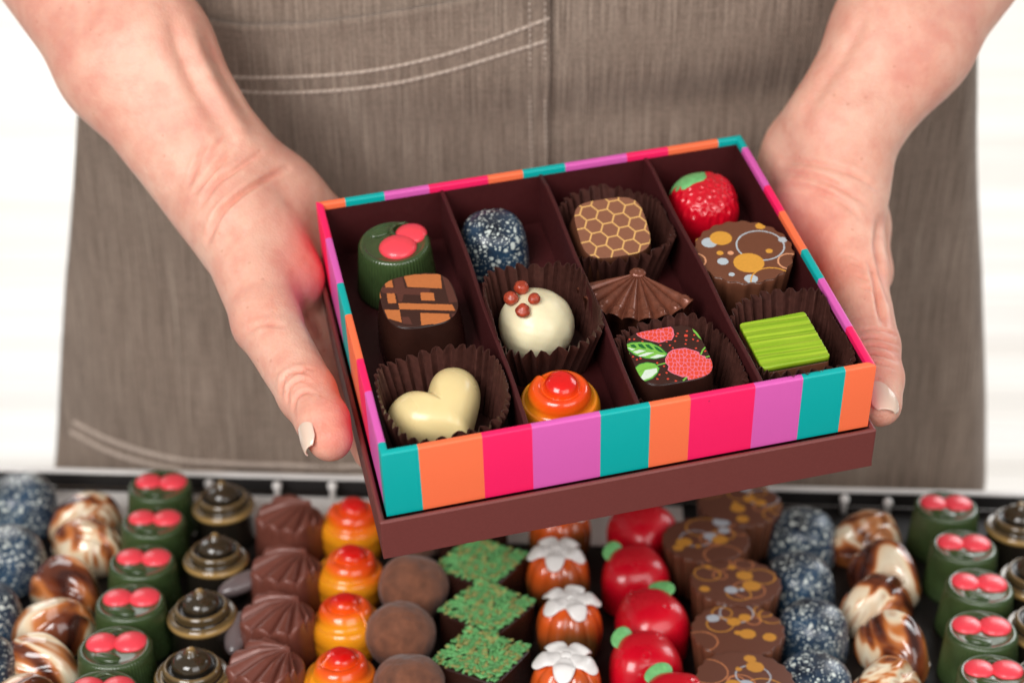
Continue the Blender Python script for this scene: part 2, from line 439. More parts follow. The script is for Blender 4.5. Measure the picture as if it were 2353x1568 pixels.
def t_cherry(pos):
    n = 320
    pr = [(.02, H - .10), (.3, H - .10), (.6, H - .10), (.8, H - .09), (.86, H - .04), (.90, H), (.95, H - .01), (.985, H - .05)]
    for k in range(0, 13): t = k / 12; pr.append((1.0 + .15 * t, (H - .12) * (1 - t)))
    def dsp(x, y, z, s, th):
        k = 1 + .03 * np.abs(np.sin(th * 32)) * (s > .995) * (z < H - .1)
        z = z + .03 * np.sin(th * 3 + s * 6) * (s < .8) * (s > .2)
        return x * k, y * k, z
    parts = [('body', *loft(np.full(n, 1.46), pr, dsp), M['green'], {})]
    for (x, y, r) in pos['c']:
        V, F = uvsphere(r, (x, y, H - .08), (1, .96, .42), 28, 16)
        parts.append(('cherry', V, F, M['cherry'], {}))
    parts.append(('stem', *tube(interp3(pos['s'], 24), np.linspace(.10, .07, 24), 8), M['green'], {}))
    lx, ly, lr = pos['l']
    t = np.linspace(0, 1, 24); pr = np.array([[math.cos(lr), math.sin(lr)], [-math.sin(lr), math.cos(lr)]])
    n = 40; th = np.arange(n) * 2 * PI / n
    R = 1 / np.sqrt((np.cos(th) / .62) ** 2 + (np.sin(th) / .30) ** 2)
    V, F = loft(R, [(max(math.sin(a), .01), .13 * math.cos(a)) for a in np.linspace(.02, 1.57, 8)])
    V[:, 2] -= .05 * np.exp(-(V[:, 1] / .05) ** 2)
    V[:, :2] = V[:, :2] @ pr; V += np.array([lx, ly, H - .1]); parts.append(('leaf', V, F, M['green'], {}))
    return parts
def interp3(pts, n):
    pts = np.array(pts, float); P = np.vstack([2 * pts[0] - pts[1], pts, 2 * pts[-1] - pts[-2]]); out = []
    for t in np.linspace(0, len(pts) - 1 - 1e-9, n):
        k = int(t); u = t - k; a, b, c, d = P[k:k + 4]
        out.append(.5 * (2 * b + (c - a) * u + (2 * a - 5 * b + 4 * c - d) * u * u + (3 * b - a - 3 * c + d) * u ** 3))
    return np.array(out)

def printed(R, h, colour, bot=1.12, bodym=None, bulge=.03, rings=80, topr=1.0, flute=0):
    """body + flat printed top; colour(x, y) -> rgb array"""
    bodym = bodym or M['dark']; n = len(R)
    def dsp(x, y, z, s, th):
        if flute:
            k = 1 + .022 * np.cos(flute * th) * (1 + .4 * (1 - z / h))
            return x * k, y * k, z
        return x, y, z
    parts = [('body', *loft(R, body_prof(1.0, bot, h - .04, .10, 8, bulge), dsp), bodym, {})]
    ss = np.linspace(.004, 1, rings)
    pr = [(s * topr, h) for s in ss] + [(topr, h - .04)]
    V, F = loft(R * (1 + (.022 * np.cos(flute * np.arange(n) * 2 * PI / n) if flute else 0)), pr, cap_bottom=True)
    parts.append(('printed_top', V, F, M['top'], {'cols': colour(V[:, 0], V[:, 1])}))
    return parts

def paint(C, mask, c): C[mask] = c
def plaid_col(cx, cy, w=-.3, s=5.2275, x0=1250, y0=920):
    OR, D1, D2 = srgb(200, 116, 62), srgb(62, 32, 24), srgb(92, 50, 40)
    rects = [([(330, 140), (450, 125), (495, 325), (350, 325)], OR), ([(675, 95), (1335, 85), (1365, 345), (745, 318)], OR),
             ([(225, 370), (250, 370), (275, 515), (232, 515)], OR), ([(370, 430), (515, 430), (550, 605), (405, 610)], OR),
             ([(975, 415), (1215, 418), (1235, 560), (990, 555)], OR), ([(580, 605), (1545, 628), (1605, 740), (605, 715)], OR),
             ([(330, 720), (605, 725), (645, 950), (400, 880)], OR), ([(975, 780), (1490, 795), (1520, 940), (990, 1000)], OR)]
    d2 = [[(490, 110), (640, 95), (700, 320), (650, 580), (590, 580), (520, 330)], [(255, 320), (1150, 350), (1140, 415), (960, 460), (300, 430)],
          [(1370, 130), (1480, 170), (1640, 580), (1490, 600)], [(1530, 790), (1700, 800), (1640, 920), (1560, 930)], [(650, 850), (770, 850), (840, 990), (660, 970)]]
    def f(x, y):
        C = np.tile(D1, (len(x), 1)); nz = .012 * vnoise(np.c_[x, y] * 30, 5, 2)
        for P in d2: paint(C, inpoly(x + nz, y + nz, cp(P, cx, cy, w, s, x0, y0)), D2)
        for P, c in rects: paint(C, inpoly(x + nz, y + nz, cp(P, cx, cy, w, s, x0, y0)), c)
        return C
    return f
def cp(P, cx, cy, w, s, x0, y0):
    return [(lambda q: (q[0] - cx, q[1] - cy))(inv((x / s + x0) * .672, (y / s + y0) * .672, w)) for x, y in P]
def inpoly(x, y, P):
    ins = np.zeros(len(x), bool); n = len(P)
    for i in range(n):
        x1, y1 = P[i]; x2, y2 = P[(i + 1) % n]
        if y1 == y2: continue
        c = ((y1 > y) != (y2 > y)) & (x < (x2 - x1) * (y - y1) / (y2 - y1) + x1); ins ^= c
    return ins

def honey_col(x, y):
    a = math.radians(4); X = x * math.cos(a) + y * math.sin(a) + .13; Y = -x * math.sin(a) + y * math.cos(a) + .1
    s = .40; best = np.full(len(x), 9.); sec = best.copy()
    dx, dy = 1.5 * s, math.sqrt(3) * s
    for i in range(-5, 6):
        for j in range(-5, 6):
            cx = i * dx; cy = j * dy + (dy / 2 if i % 2 else 0)
            px, py = X - cx, Y - cy
            d = np.maximum(np.abs(py), np.abs(px) * math.sqrt(3) / 2 + np.abs(py) / 2)
            sec = np.where(d < best, best, np.minimum(sec, d)); best = np.minimum(best, d)
    e = sec - best
    k = np.clip((e - .045) / .03, 0, 1)[:, None]
    return srgb(232, 180, 108) * (1 - k) + srgb(140, 90, 66) * k

def disc_shapes(cx, cy):
    G, SV, PE = srgb(226, 160, 60), srgb(190, 200, 206), srgb(236, 166, 122)
    s, x0, y0 = 5.2275, 2350, 720
    L = [('r', 640, -240, 485, SV), ('r', 685, 75, 128, PE), ('d', 300, 285, 80, PE), ('d', 1300, 275, 92, G), ('r', -20, 450, 205, G), ('r', 110, 890, 222, PE),
         ('d', 390, 570, 145, SV), ('d', 595, 490, 205, G), ('r', 1300, 620, 440, SV), ('d', 1700, 520, 80, SV), ('d', 1460, 720, 66, G),
         ('d', 580, 755, 63, G), ('d', 770, 755, 57, PE), ('d', 630, 905, 103, SV), ('r', 1840, 905, 230, PE), ('d', 788, 1138, 57, SV),
         ('d', 1135, 1215, 125, SV), ('r', 1520, 1260, 400, G), ('d', 1095, 930, 285, G)]
    out = []
    for k, x, y, r, c in L:
        u, v = inv((x / s + x0) * .672, (y / s + y0) * .672, -.3); u2, _ = inv(((x + r) / s + x0) * .672, (y / s + y0) * .672, -.3)
        v2 = inv((x / s + x0) * .672, (y / s + y0) * .672, -.3)
        out.append((k, u - cx, v - cy, math.hypot(u2 - u, 0) * 1.0, c))
    return out
def disc_col(shapes, base=srgb(116, 68, 46)):
    def f(x, y):
        C = np.tile(base, (len(x), 1)); nz = .01 * vnoise(np.c_[x, y] * 40, 2, 1)
        for k, cx, cy, r, c in shapes:
            d = np.hypot(x - cx, y - cy) + nz
            if k == 'd': C[d < r] = c
            else: C[np.abs(d - r) < .032] = c
        return C
    return f

def berry_col(cx, cy):
    s, x0, y0, w = 4.48, 2100, 1050, -.3
    K = lambda P: cp(P, cx, cy, w, s, x0, y0)
    RED, PK, BR_, LG, DG, WH = srgb(232, 74, 52), srgb(240, 120, 140), srgb(58, 28, 20), srgb(128, 196, 74), srgb(24, 104, 44), srgb(222, 236, 220)
    b1 = K([(330, 385), (520, 330), (850, 290), (895, 340), (910, 430), (870, 500), (790, 500), (760, 520), (680, 540), (560, 510), (430, 470), (360, 430)])
    b2 = K([(785, 790), (830, 700), (900, 650), (1080, 625), (1170, 650), (1240, 670), (1290, 690), (1300, 730), (1380, 750), (1400, 790), (1500, 790), (1530, 870), (1530, 950), (1460, 1040), (1330, 1070), (1240, 1100), (1140, 1110), (1120, 1060), (1040, 1060), (960, 1030), (880, 1000), (825, 960), (840, 900), (790, 850)])
    lf1 = K([(140, 580), (260, 540), (420, 532), (560, 545), (700, 610), (810, 715), (760, 760), (620, 790), (480, 780), (320, 730), (210, 650)])
    lf1t = K([(140, 580), (260, 540), (420, 532), (560, 545), (700, 610), (810, 715), (560, 660), (380, 620)])
    lf2 = K([(300, 940), (380, 870), (500, 840), (620, 860), (690, 930), (660, 1010), (580, 1090), (450, 1135), (370, 1060)])
    lf2b = K([(350, 1010), (480, 950), (640, 905), (690, 930), (660, 1010), (580, 1090), (450, 1135)])
    lf3 = K([(1185, 300), (1210, 265), (1260, 290), (1400, 520), (1385, 535), (1290, 460), (1210, 370)])
    dgs = [K([(240, 575), (300, 565), (345, 610), (330, 620), (260, 605)]), K([(350, 560), (420, 560), (490, 630), (440, 632), (380, 605)]), K([(465, 565), (530, 570), (610, 645), (560, 645), (500, 610)]), K([(600, 590), (660, 610), (770, 695), (700, 685), (640, 650)])]
    whs = [K([(200, 615), (320, 640), (270, 660)]), K([(280, 680), (380, 650), (480, 665), (350, 710)]), K([(360, 740), (500, 690), (610, 690), (480, 745), (400, 755)]), K([(540, 770), (660, 720), (790, 735), (640, 780)]), K([(400, 1080), (470, 960), (650, 930), (655, 990), (560, 1070), (450, 1110)])]
    stems = [K([(640, 890), (790, 850)]), K([(1325, 720), (1350, 660), (1420, 575)]), K([(1390, 765), (1490, 735)]), K([(1060, 1115), (1110, 1065)]), K([(160, 610), (220, 700), (245, 850)])]
    veins = [K([(140, 580), (380, 640), (810, 715)]), K([(350, 1010), (480, 930), (640, 890)])]
    r = np.random.default_rng(4)
    cells = np.array(K([(x, y) for x in range(330, 1560, 58) for y in range(280, 1130, 66)])) + r.normal(size=(22 * 13, 2)) * .028
    dots = K([(185, 510), (235, 490), (305, 488), (345, 800), (285, 755), (850, 580), (930, 517), (1090, 560), (1100, 500), (1205, 490), (1222, 423), (1275, 513), (950, 440), (1112, 363), (690, 1030), (800, 1000), (820, 1095), (660, 1095), (940, 1125), (760, 900), (1390, 670), (1250, 625), (705, 580), (895, 620), (970, 400), (430, 525), (800, 525), (400, 780), (655, 850)])
    bigd = K([(1095, 432), (1097, 258)])
    def f(x, y):
        C = np.tile(BR_, (len(x), 1))
        for dx, dy in dots: C[np.hypot(x - dx, y - dy) < .042] = RED
        for dx, dy in bigd: C[np.hypot(x - dx, y - dy) < .075] = RED
        for P in stems: C[segd(x, y, P) < .03] = LG
        for P in (lf1, lf2, lf3): C[inpoly(x, y, P)] = LG
        C[segd(x, y, lf1 + lf1[:1]) < .02] = DG * 1.6; C[segd(x, y, lf2 + lf2[:1]) < .016] = DG * 1.6
        for P in dgs: C[inpoly(x, y, P)] = DG
        for P in whs: C[inpoly(x, y, P)] = WH
        for P in veins: C[segd(x, y, P) < .018] = LG * .8
        m = inpoly(x, y, b1) | inpoly(x, y, b2); idx = np.where(m)[0]
        d = np.hypot(x[idx, None] - cells[None, :, 0], y[idx, None] - cells[None, :, 1]); d.sort(axis=1)
        C[idx] = np.where((d[:, 1] - d[:, 0] > .028)[:, None], RED, PK)
        C[segd(x, y, b2 + b2[:1]) < .022] = PK; C[segd(x, y, b1 + b1[:1]) < .018] = PK
        return C
    return f
def segd(x, y, P):
    d = np.full(len(x), 9.)
    for (x1, y1), (x2, y2) in zip(P[:-1], P[1:]):
        t = np.clip(((x - x1) * (x2 - x1) + (y - y1) * (y2 - y1)) / ((x2 - x1) ** 2 + (y2 - y1) ** 2 + 1e-9), 0, 1)
        d = np.minimum(d, np.hypot(x - x1 - t * (x2 - x1), y - y1 - t * (y2 - y1)))
    return d

def t_swirl():
    n, m = 200, 150
    pr = interp_prof([(.0, 2.80), (.34, 2.76), (.56, 2.60), (.64, 2.42), (.68, 2.28), (.88, 2.36), (1.06, 2.26), (1.19, 2.02), (1.23, 1.80), (1.33, 1.69), (1.44, 1.66), (1.54, 1.46),
                      (1.58, 1.15), (1.55, .90), (1.53, .76), (1.54, .62), (1.50, .3), (1.42, 0)], 600)
    s = np.linspace(0, 1, m)[:, None]; th = (np.arange(n) * 2 * PI / n)[None]
    q = np.clip(s + .293 * (th / (2 * PI) - .5) * np.clip(s * 12, 0, 1) * np.clip((1 - s) * 5, 0, 1), 0, 1)
    rr = np.interp(q, np.linspace(0, 1, 600), pr[:, 0]); zz = np.interp(q, np.linspace(0, 1, 600), pr[:, 1])
    rr = rr + .05 * np.cos(th - 1) * np.sin(PI * s) + .13 * np.cos(th - 2.6) * np.exp(-((s - .22) / .16) ** 2)
    V = np.stack([rr * np.cos(th), rr * np.sin(th), zz], -1).reshape(-1, 3)
    F = []
    i = np.arange(n); j = (i + 1) % n
    for k in range(m - 1): F += np.stack([k * n + i, (k + 1) * n + i, (k + 1) * n + j, k * n + j], 1).tolist()
    V = np.vstack([V, [0, 0, V[:n, 2].mean()], [0, 0, 0]]); c = len(V) - 2
    F += [[c, int(a), int(b)] for a, b in zip(i, j)] + [[c + 1, int((m - 1) * n + b), int((m - 1) * n + a)] for a, b in zip(i, j)]
    t = np.clip((2.72 - V[:, 2] + .16 * V[:, 0] - .14 * V[:, 1] + .1 * vnoise(V * 1.5, 3)) / 1.35, 0, 1)[:, None]
    R_, O_, Y_ = srgb(226, 22, 18), srgb(248, 98, 20), srgb(250, 160, 30)
    C = np.where(t < .42, R_ + (O_ - R_) * (t / .42), O_ + (Y_ - O_) * np.clip((t - .42) / .35, 0, 1))
    return [('shell', V, F, M['swirl'], {'cols': C})]

def t_dome(R=1.42, h=2.35, mat='speckle'):
    pr = interp_prof([(0, 1.0), (.35, .985), (.68, .90), (.9, .72), (.99, .45), (1.03, .2), (1.04, 0)], 30)
    V, F = loft(superR(R, R, 2.4, 96), [(a, b * h) for a, b in pr]); return [('shell', V, F, M[mat], {})]

def t_heart():
    n = 160; th = np.arange(n) * 2 * PI / n
    t = np.linspace(0, 2 * PI, 721)
    hx = 16 * np.sin(t) ** 3; hy = 13 * np.cos(t) - 5 * np.cos(2 * t) - 2 * np.cos(3 * t) - np.cos(4 * t); hy += 1.5
    a = np.arctan2(hy, hx) % (2 * PI); r = np.hypot(hx, hy); o = np.argsort(a)
    R = np.interp(th, a[o], r[o], period=2 * PI) / 16 * 2.0
    R = np.convolve(np.r_[R[-12:], R, R[:12]], np.hanning(21)[1:-1] / np.hanning(21)[1:-1].sum(), 'same')[12:-12]
    pr = interp_prof([(0, 1.62), (.3, 1.59), (.6, 1.44), (.84, 1.08), (.97, .56), (.99, .2), (.95, 0)], 36)
    def dsp(x, y, z, s, th): # deepen the cleft
        cl = np.exp(-((th - PI / 2) / .30) ** 2)
        return x, y, z - .38 * cl * np.clip(s - .15, 0, .6) * (z / 1.6)
    V, F = loft(R, pr, dsp); return [('shell', V, F, M['white_choc'], {})]

def t_fan(mat, R=2.75, span=150, hh=1.7, body=True, ribs=9, amp=.30, pearls=1, slope=.4, drop=.35, block=0):
    nr, nt = 46, 180; a0 = -math.radians(span) / 2; a1 = -a0
    r = np.linspace(.02, 1, nr)[:, None]; a = np.linspace(a0, a1, nt)[None]; u = (a - a0) / (a1 - a0) * ribs
    fr = u % 1.0; sc_ = 1 + .045 * np.sin(PI * fr) 
    rr = R * r * np.where(r > .8, sc_, 1)
    z = hh - .12 - slope * r ** 2 + amp * r ** .8 * (np.abs(np.sin(PI * u)) ** .7 - .5) + .05 * np.exp(-(r / .13) ** 2)
    z = z - drop * (np.abs(a) / a1) ** 3 * r
    # pearls near the ends of the ribs
    dpr = np.hypot((r - .88) * R, (fr - .5) * R * .88 * (a1 - a0) / ribs); z = z + pearls * .07 * np.exp(-((dpr - .12) / .05) ** 2) * (dpr < .5)
    x = rr * np.sin(a); y = -rr * np.cos(a) + R * .5
    V = np.stack([x, y, z + 0 * x], -1).reshape(-1, 3); F = []
    for i in range(nr - 1):
        k = np.arange(nt - 1); F += np.stack([i * nt + k, (i + 1) * nt + k, (i + 1) * nt + k + 1, i * nt + k + 1], 1).tolist()
    loop = [i * nt for i in range(nr)] + [(nr - 1) * nt + k for k in range(1, nt)] + [i * nt + nt - 1 for i in range(nr - 2, -1, -1)] + list(range(nt - 2, 0, -1))
    base = len(V); L = np.array([V[i] for i in loop]); c = L.mean(0)
    lo = L.copy(); lo[:, :2] = c[:2] + (lo[:, :2] - c[:2]) * .93; lo[:, 2] = 0.0 if body else .3
    V = np.vstack([V, lo]); m = len(loop)
    F += [[loop[k], base + k, base + (k + 1) % m, loop[(k + 1) % m]][::-1] for k in range(m)]
    V[:base, 2] = V[:base, 2]
    parts = [('fan_relief', V, F, mat, {})]
    v, f = uvsphere(1.0, (0, 0, 0), (.34, .26, .12), 32, 16); v[:, 2] *= 1 + .12 * np.cos(np.arctan2(v[:, 1], v[:, 0]) * 8); parts.append(('hub', v + [0, R * .5 - .04, hh - .06], f, mat, {}))
    if block:
        v, f = loft(superR(1.42, 1.25, 3.4, 96), body_prof(1.0, 1.05, block, .22)); parts.append(('base', v + [.12, .12, 0], f, mat, {}))
    return parts

def t_fanblock():
    """tray version: a ribbed fan moulded on a rounded block, opening to the front left"""
    n = 360; R = superR(1.42, 1.32, 3.0, n); px0, py0 = .42, .98; ax = math.atan2(-.9, -.38)
    pr = [(q, 0) for q in np.linspace(.01, .93, 60)] + [(.955, -.02), (.975, -.06), (.99, -.13), (1.0, -.22)] + [(1.0 + .04 * t, -.22 - 1.9 * t) for t in np.linspace(.08, 1, 12)]
    def dsp(x, y, z, q, th):
        dx, dy = x - px0, y - py0; a = (np.arctan2(dy, dx) - ax + PI) % (2 * PI) - PI; r = np.hypot(dx, dy)
        ins = np.clip((1.32 - np.abs(a)) / .10, 0, 1) * np.clip(r / .1, 0, 1)
        rib = np.abs(np.sin(a * 8.3)) ** .6 - .4
        fade = np.clip(1 + (z + .1) / .55, 0, 1)
        top = 2.28 - .42 * (r / 2.2) ** 1.6 + ins * (rib * .36 * np.clip(r / 1.2, 0, 1) + .16) - (1 - ins) * .22 + .16 * np.exp(-(r / .22) ** 2)
        k = 1 + ins * rib * .07 * fade * (q > .9)
        zz = np.where(z > -.25, top + z, (2.05 - .42 + z + .25) * 0 + (top - .22) * np.clip(1 - (-z - .22) / 1.9, 0, 1))
        return x * k, y * k, np.maximum(zz, 0)
    V, F = loft(R, pr, dsp); return [('shell', V, F, M['fanm'], {})]

def t_straw(leafpos=(-.75, 1.0), smooth=False, lsc=1.0):
    n = 160; th = np.arange(n) * 2 * PI / n
    R = 1.5 * (1 + .10 * np.sin(th) - .05 * np.sin(2 * th) * 0 + .05 * np.cos(2 * th) * 0)
    R = superR(1.48, 1.5, 2.5, n) * (1 + .08 * np.sin(th))
    if smooth: R = superR(1.46, 1.36, 2.7, n) * (1 + .20 * np.cos(th + .75) - .03 * np.cos(2 * (th + .75)))
    pr = interp_prof([(0, 2.45), (.35, 2.40), (.68, 2.18), (.90, 1.75), (1.0, 1.2), (.99, .6), (.95, 0)], 70)
    r = np.random.default_rng(3); seeds = []
    for _ in range(3000):
        if len(seeds) >= (4 if smooth else 28): break
        p = r.uniform(-1.3, 1.3, 2)
        if np.hypot(*p) < 1.32 and all(np.hypot(*(p - q)) > .34 for q in seeds) and np.hypot(p[0] - leafpos[0], p[1] - leafpos[1]) > .75: seeds.append(p)
    def dsp(x, y, z, s, th):
        d = np.full(x.shape, 9.)
        for q in seeds: d = np.minimum(d, np.hypot(x - q[0], y - q[1]))
        f = (.045 * np.exp(-((d - .15) / .06) ** 2) - .03 * np.exp(-(d / .08) ** 2)) * (z > 1.0) * (.5 if smooth else 1)
        return x * (1 + f * .4), y * (1 + f * .4), z + f
    V, F = loft(R, pr, dsp); parts = [('body', V, F, M['strawb'], {})]
    if smooth:
        v, f = uvsphere(1.0, (0, 0, 0), (.58, .38, .10), 32, 16); v[:, 2] += .12 * np.sin(v[:, 0] * 3); ca, sa = math.cos(.9), math.sin(.9)
        v = v @ np.array([[1, 0, 0], [0, math.cos(.5), math.sin(.5)], [0, -math.sin(.5), math.cos(.5)]]); v[:, :2] = v[:, :2] @ np.array([[ca, sa], [-sa, ca]])
        parts.append(('leaf', v + [-.66, .52, 2.2], f, M['leaf'], {})); return parts
    # leaf: a cap lying on the shoulder, slightly proud
    X = np.array(pr); lx, ly = leafpos; m, k = 60, 18; rad = np.linspace(0, 1, k)[:, None]; a = (np.arange(m) * 2 * PI / m)[None]
    Rl = .62 * lsc * (1 + .10 * np.sin(a * 5 + 1))
    x = lx + rad * Rl * 1.25 * np.cos(a); y = ly + rad * Rl * .8 * np.sin(a)
    ca, sa = math.cos(.35), math.sin(.35); dx, dy = x - lx, y - ly; x = lx + dx * ca - dy * sa; y = ly + dx * sa + dy * ca
    ang = np.arctan2(y, x) % (2 * PI); RR = np.interp(ang, th, R, period=2 * PI); s = np.hypot(x, y) / RR; s = np.minimum(s, .985)
    i99 = int(np.argmax(X[:, 0])); z = np.interp(s, X[:i99 + 1, 0], X[:i99 + 1, 1]); sh = s * RR / np.maximum(np.hypot(x, y), 1e-6)
    x, y = x * np.where(np.hypot(x, y) > s * RR, sh, 1), y * np.where(np.hypot(x, y) > s * RR, sh, 1)
    lift = .05 * (1 - rad ** 6) - .03 * (rad ** 6) 
    k2 = 1 + lift * .5
    V = np.stack([x * k2, y * k2, z + lift], -1).reshape(-1, 3); F = []
    i = np.arange(m); j = (i + 1) % m
    for q in range(k - 1): F += np.stack([q * m + i, (q + 1) * m + i, (q + 1) * m + j, q * m + j], 1).tolist()
    parts.append(('leaf', V, F, M['leaf'], {})); return parts

def t_truffle(seed=1):
    V, F = uvsphere(1.5, (0, 0, 1.42), (1, 1, .93), 96, 64); nrm = (V - [0, 0, 1.42]); nrm /= np.linalg.norm(nrm, axis=1)[:, None]
    V = V + nrm * (.07 * vnoise(V * 1.9, seed, 4))[:, None]; V[:, 2] = np.maximum(V[:, 2], 0); return [('truffle', V, F, M['truffle'], {})]

def t_sprinkle():
    a = 1.5; R = superR(a, a, 9, 160)
    parts = [('body', *loft(R, body_prof(1.0, 1.02, 1.75, .08)), M['dark'], {})]
    SG = [simple('sprinkle_green', srgb(98, 164, 96), rough=.4, vary=.35, nscale=150, bstr=.1), simple('sprinkle_olive', srgb(150, 150, 84), rough=.4, vary=.3, nscale=150, bstr=.1)]
    vs, fm = [], []; r = np.random.default_rng(9); k = 0
    for ix in range(21):
        for iy in range(21):
            x = (ix - 10) * .137 + r.normal() * .03; y = (iy - 10) * .137 + r.normal() * .03
            if max(abs(x), abs(y)) > a * .93 or r.random() < .12: continue
            ang = r.normal() * .6 + .9; L = .13; d = np.array([math.cos(ang), math.sin(ang), r.normal() * .3]) * L; c = np.array([x, y, 1.80 + r.random() * .06])
            v, f = tube([c - d, c - d * .8, c, c + d * .8, c + d], [.025, .055, .06, .055, .025], 6); vs.append((v, f)); fm += [int(r.random() < .3)] * len(f)
    V, F = join(vs); parts.append(('sprinkle_coating', V, F, SG, {'fmat': fm})); return parts

def t_blackgold():
    pr = interp_prof([(0, 3.05), (.16, 3.0), (.25, 2.86), (.34, 2.74), (.62, 2.62), (.76, 2.42), (.80, 2.2), (.86, 2.12), (1.02, 2.26), (1.14, 2.14), (1.14, 1.92), (1.22, 1.80), (1.38, 1.84), (1.48, 1.70), (1.44, 1.5), (1.36, 1.4), (1.40, .7), (1.5, 0)], 120)
    V, F = loft(np.ones(120), pr); z = V[:, 2]; rad = np.hypot(V[:, 0], V[:, 1])
    g = np.exp(-((z - 1.68) / .13) ** 2) * (rad > 1.2) + .35 * np.exp(-((rad - 1.06) / .08) ** 2) * (z > 1.9) + .8 * np.exp(-(rad / .16) ** 2) * (z > 2) + .05 * (z > 2.3)
    C = srgb(30, 26, 21) + np.clip(g, 0, 1)[:, None] * (srgb(190, 152, 92) - srgb(30, 26, 21))
    m = vmat('black_gold_shell', rough=.16, nscale=90, bstr=.05, coat=.7); return [('shell', V, F, m, {'cols': C})]

def t_pumpkin(bow_rot=0):
    n = 192; th = np.arange(n) * 2 * PI / n
    pr = interp_prof([(0, 2.3), (.3, 2.42), (.62, 2.28), (.88, 1.85), (1.0, 1.2), (1.0, .6), (.92, 0)], 40)
    def dsp(x, y, z, s, th):
        k = 1 - .10 * (1 - np.abs(np.sin(th * 4.5)) ** .6) * np.clip(s * 2, 0, 1); return x * k, y * k, z - .05 * (1 - np.abs(np.sin(th * 4.5)) ** .6) * s
    V, F = loft(np.full(n, 1.42), pr, dsp); t = np.clip((V[:, 2] - 1.0) / 1.1 + .35 * np.sin(np.arctan2(V[:, 1], V[:, 0]) * 2.3 + 1), 0, 1)[:, None]
    C = srgb(98, 62, 30) * (1 - t) + srgb(226, 92, 30) * t
    gm = (vnoise(V * 1.3, 8, 1) > .45)[:, None]; C = np.where(gm, C * .5 + .5 * srgb(120, 112, 30), C)
    mat = vmat('pumpkin_shell', rough=.22, nscale=90, bstr=.08, coat=.6); parts = [('body', V, F, mat, {'cols': C})]
    bs = []
    for q in range(5):
        a = q * 2 * PI / 5 + .31; v, f = uvsphere(1.0, (0, 0, 0), (.62, .44, .17), 24, 14); v[:, 2] -= .35 * (v[:, 0] + .3) ** 2; v = v + [.72, 0, 0]
        v[:, 2] += .05 * np.sin(v[:, 0] * 9); ca, sa = math.cos(a), math.sin(a); v[:, :2] = v[:, :2] @ np.array([[ca, sa], [-sa, ca]]); bs.append((v + [0, 0.12, 2.48], f))
    bs.append(uvsphere(.26, (0, .12, 2.5), (1, 1, .7), 20, 12))
    V, F = join(bs); c, s_ = math.cos(bow_rot), math.sin(bow_rot); V[:, :2] = V[:, :2] @ np.array([[c, s_], [-s_, c]])
    parts.append(('bow', V, F, M['white'], {})); return parts

def t_marble():
    n = 160; th = np.arange(n) * 2 * PI / n
    R = superR(1.85, 1.3, 2.1, n) * (1 + .10 * np.cos(th) - .07 * np.cos(3 * th + .4) + .05 * np.sin(2 * th))
    pr = interp_prof([(0, 2.25), (.25, 2.2), (.55, 1.98), (.82, 1.5), (.98, .85), (1.0, .35), (.94, 0)], 60)
    def dsp(x, y, z, s, th):
        for o, d in ((-.45, .30), (.55, .26)):
            c = y - o - .45 * np.sin(x * 1.1 + o * 2)
            z = z - d * (np.exp(-(c / .13) ** 2) - .45 * np.exp(-((c - .3) / .22) ** 2)) * np.clip(1.5 - s * 1.2, 0, 1) * (z > .7)
        return x, y, z
    V, F = loft(R, pr, dsp); return [('shell', V, F, M['marble'], {})]

def t_green_square():
    a = 1.36; R = superR(a, a, 26, 400)
    parts = [('body', *loft(R, body_prof(1.0, 1.06, 2.15, .06)), M['milk'], {})]
    pr = [(s, 2.42) for s in np.linspace(.004, .985, 70)] + [(1.0, 2.40), (1.003, 2.36), (1.0, 2.16)]
    def dsp(x, y, z, s, th):
        yy = y + .04 * np.sin(x * 1.3); w = (z > 2.38)
        return x, y, z + w * (-.001 + .016 * np.sin(yy * 14 + .8) + .008 * np.sin(yy * 31 + x * .6))
    V, F = loft(R, pr, dsp)
    yy = V[:, 1] + .04 * np.sin(V[:, 0] * 1.3); k = .5 + .22 * np.sin(yy * 17 + 1.0) + .16 * np.sin(yy * 37 + V[:, 0]) + .22 * vnoise(np.c_[V[:, 0], V[:, 1] * 8], 5)
    k = np.clip(k, 0, 1)[:, None]; C = srgb(122, 166, 14) * (1 - k) + srgb(172, 198, 52) * k
    parts.append(('glazed_top', V, F, M['lime'], {'cols': C})); return parts

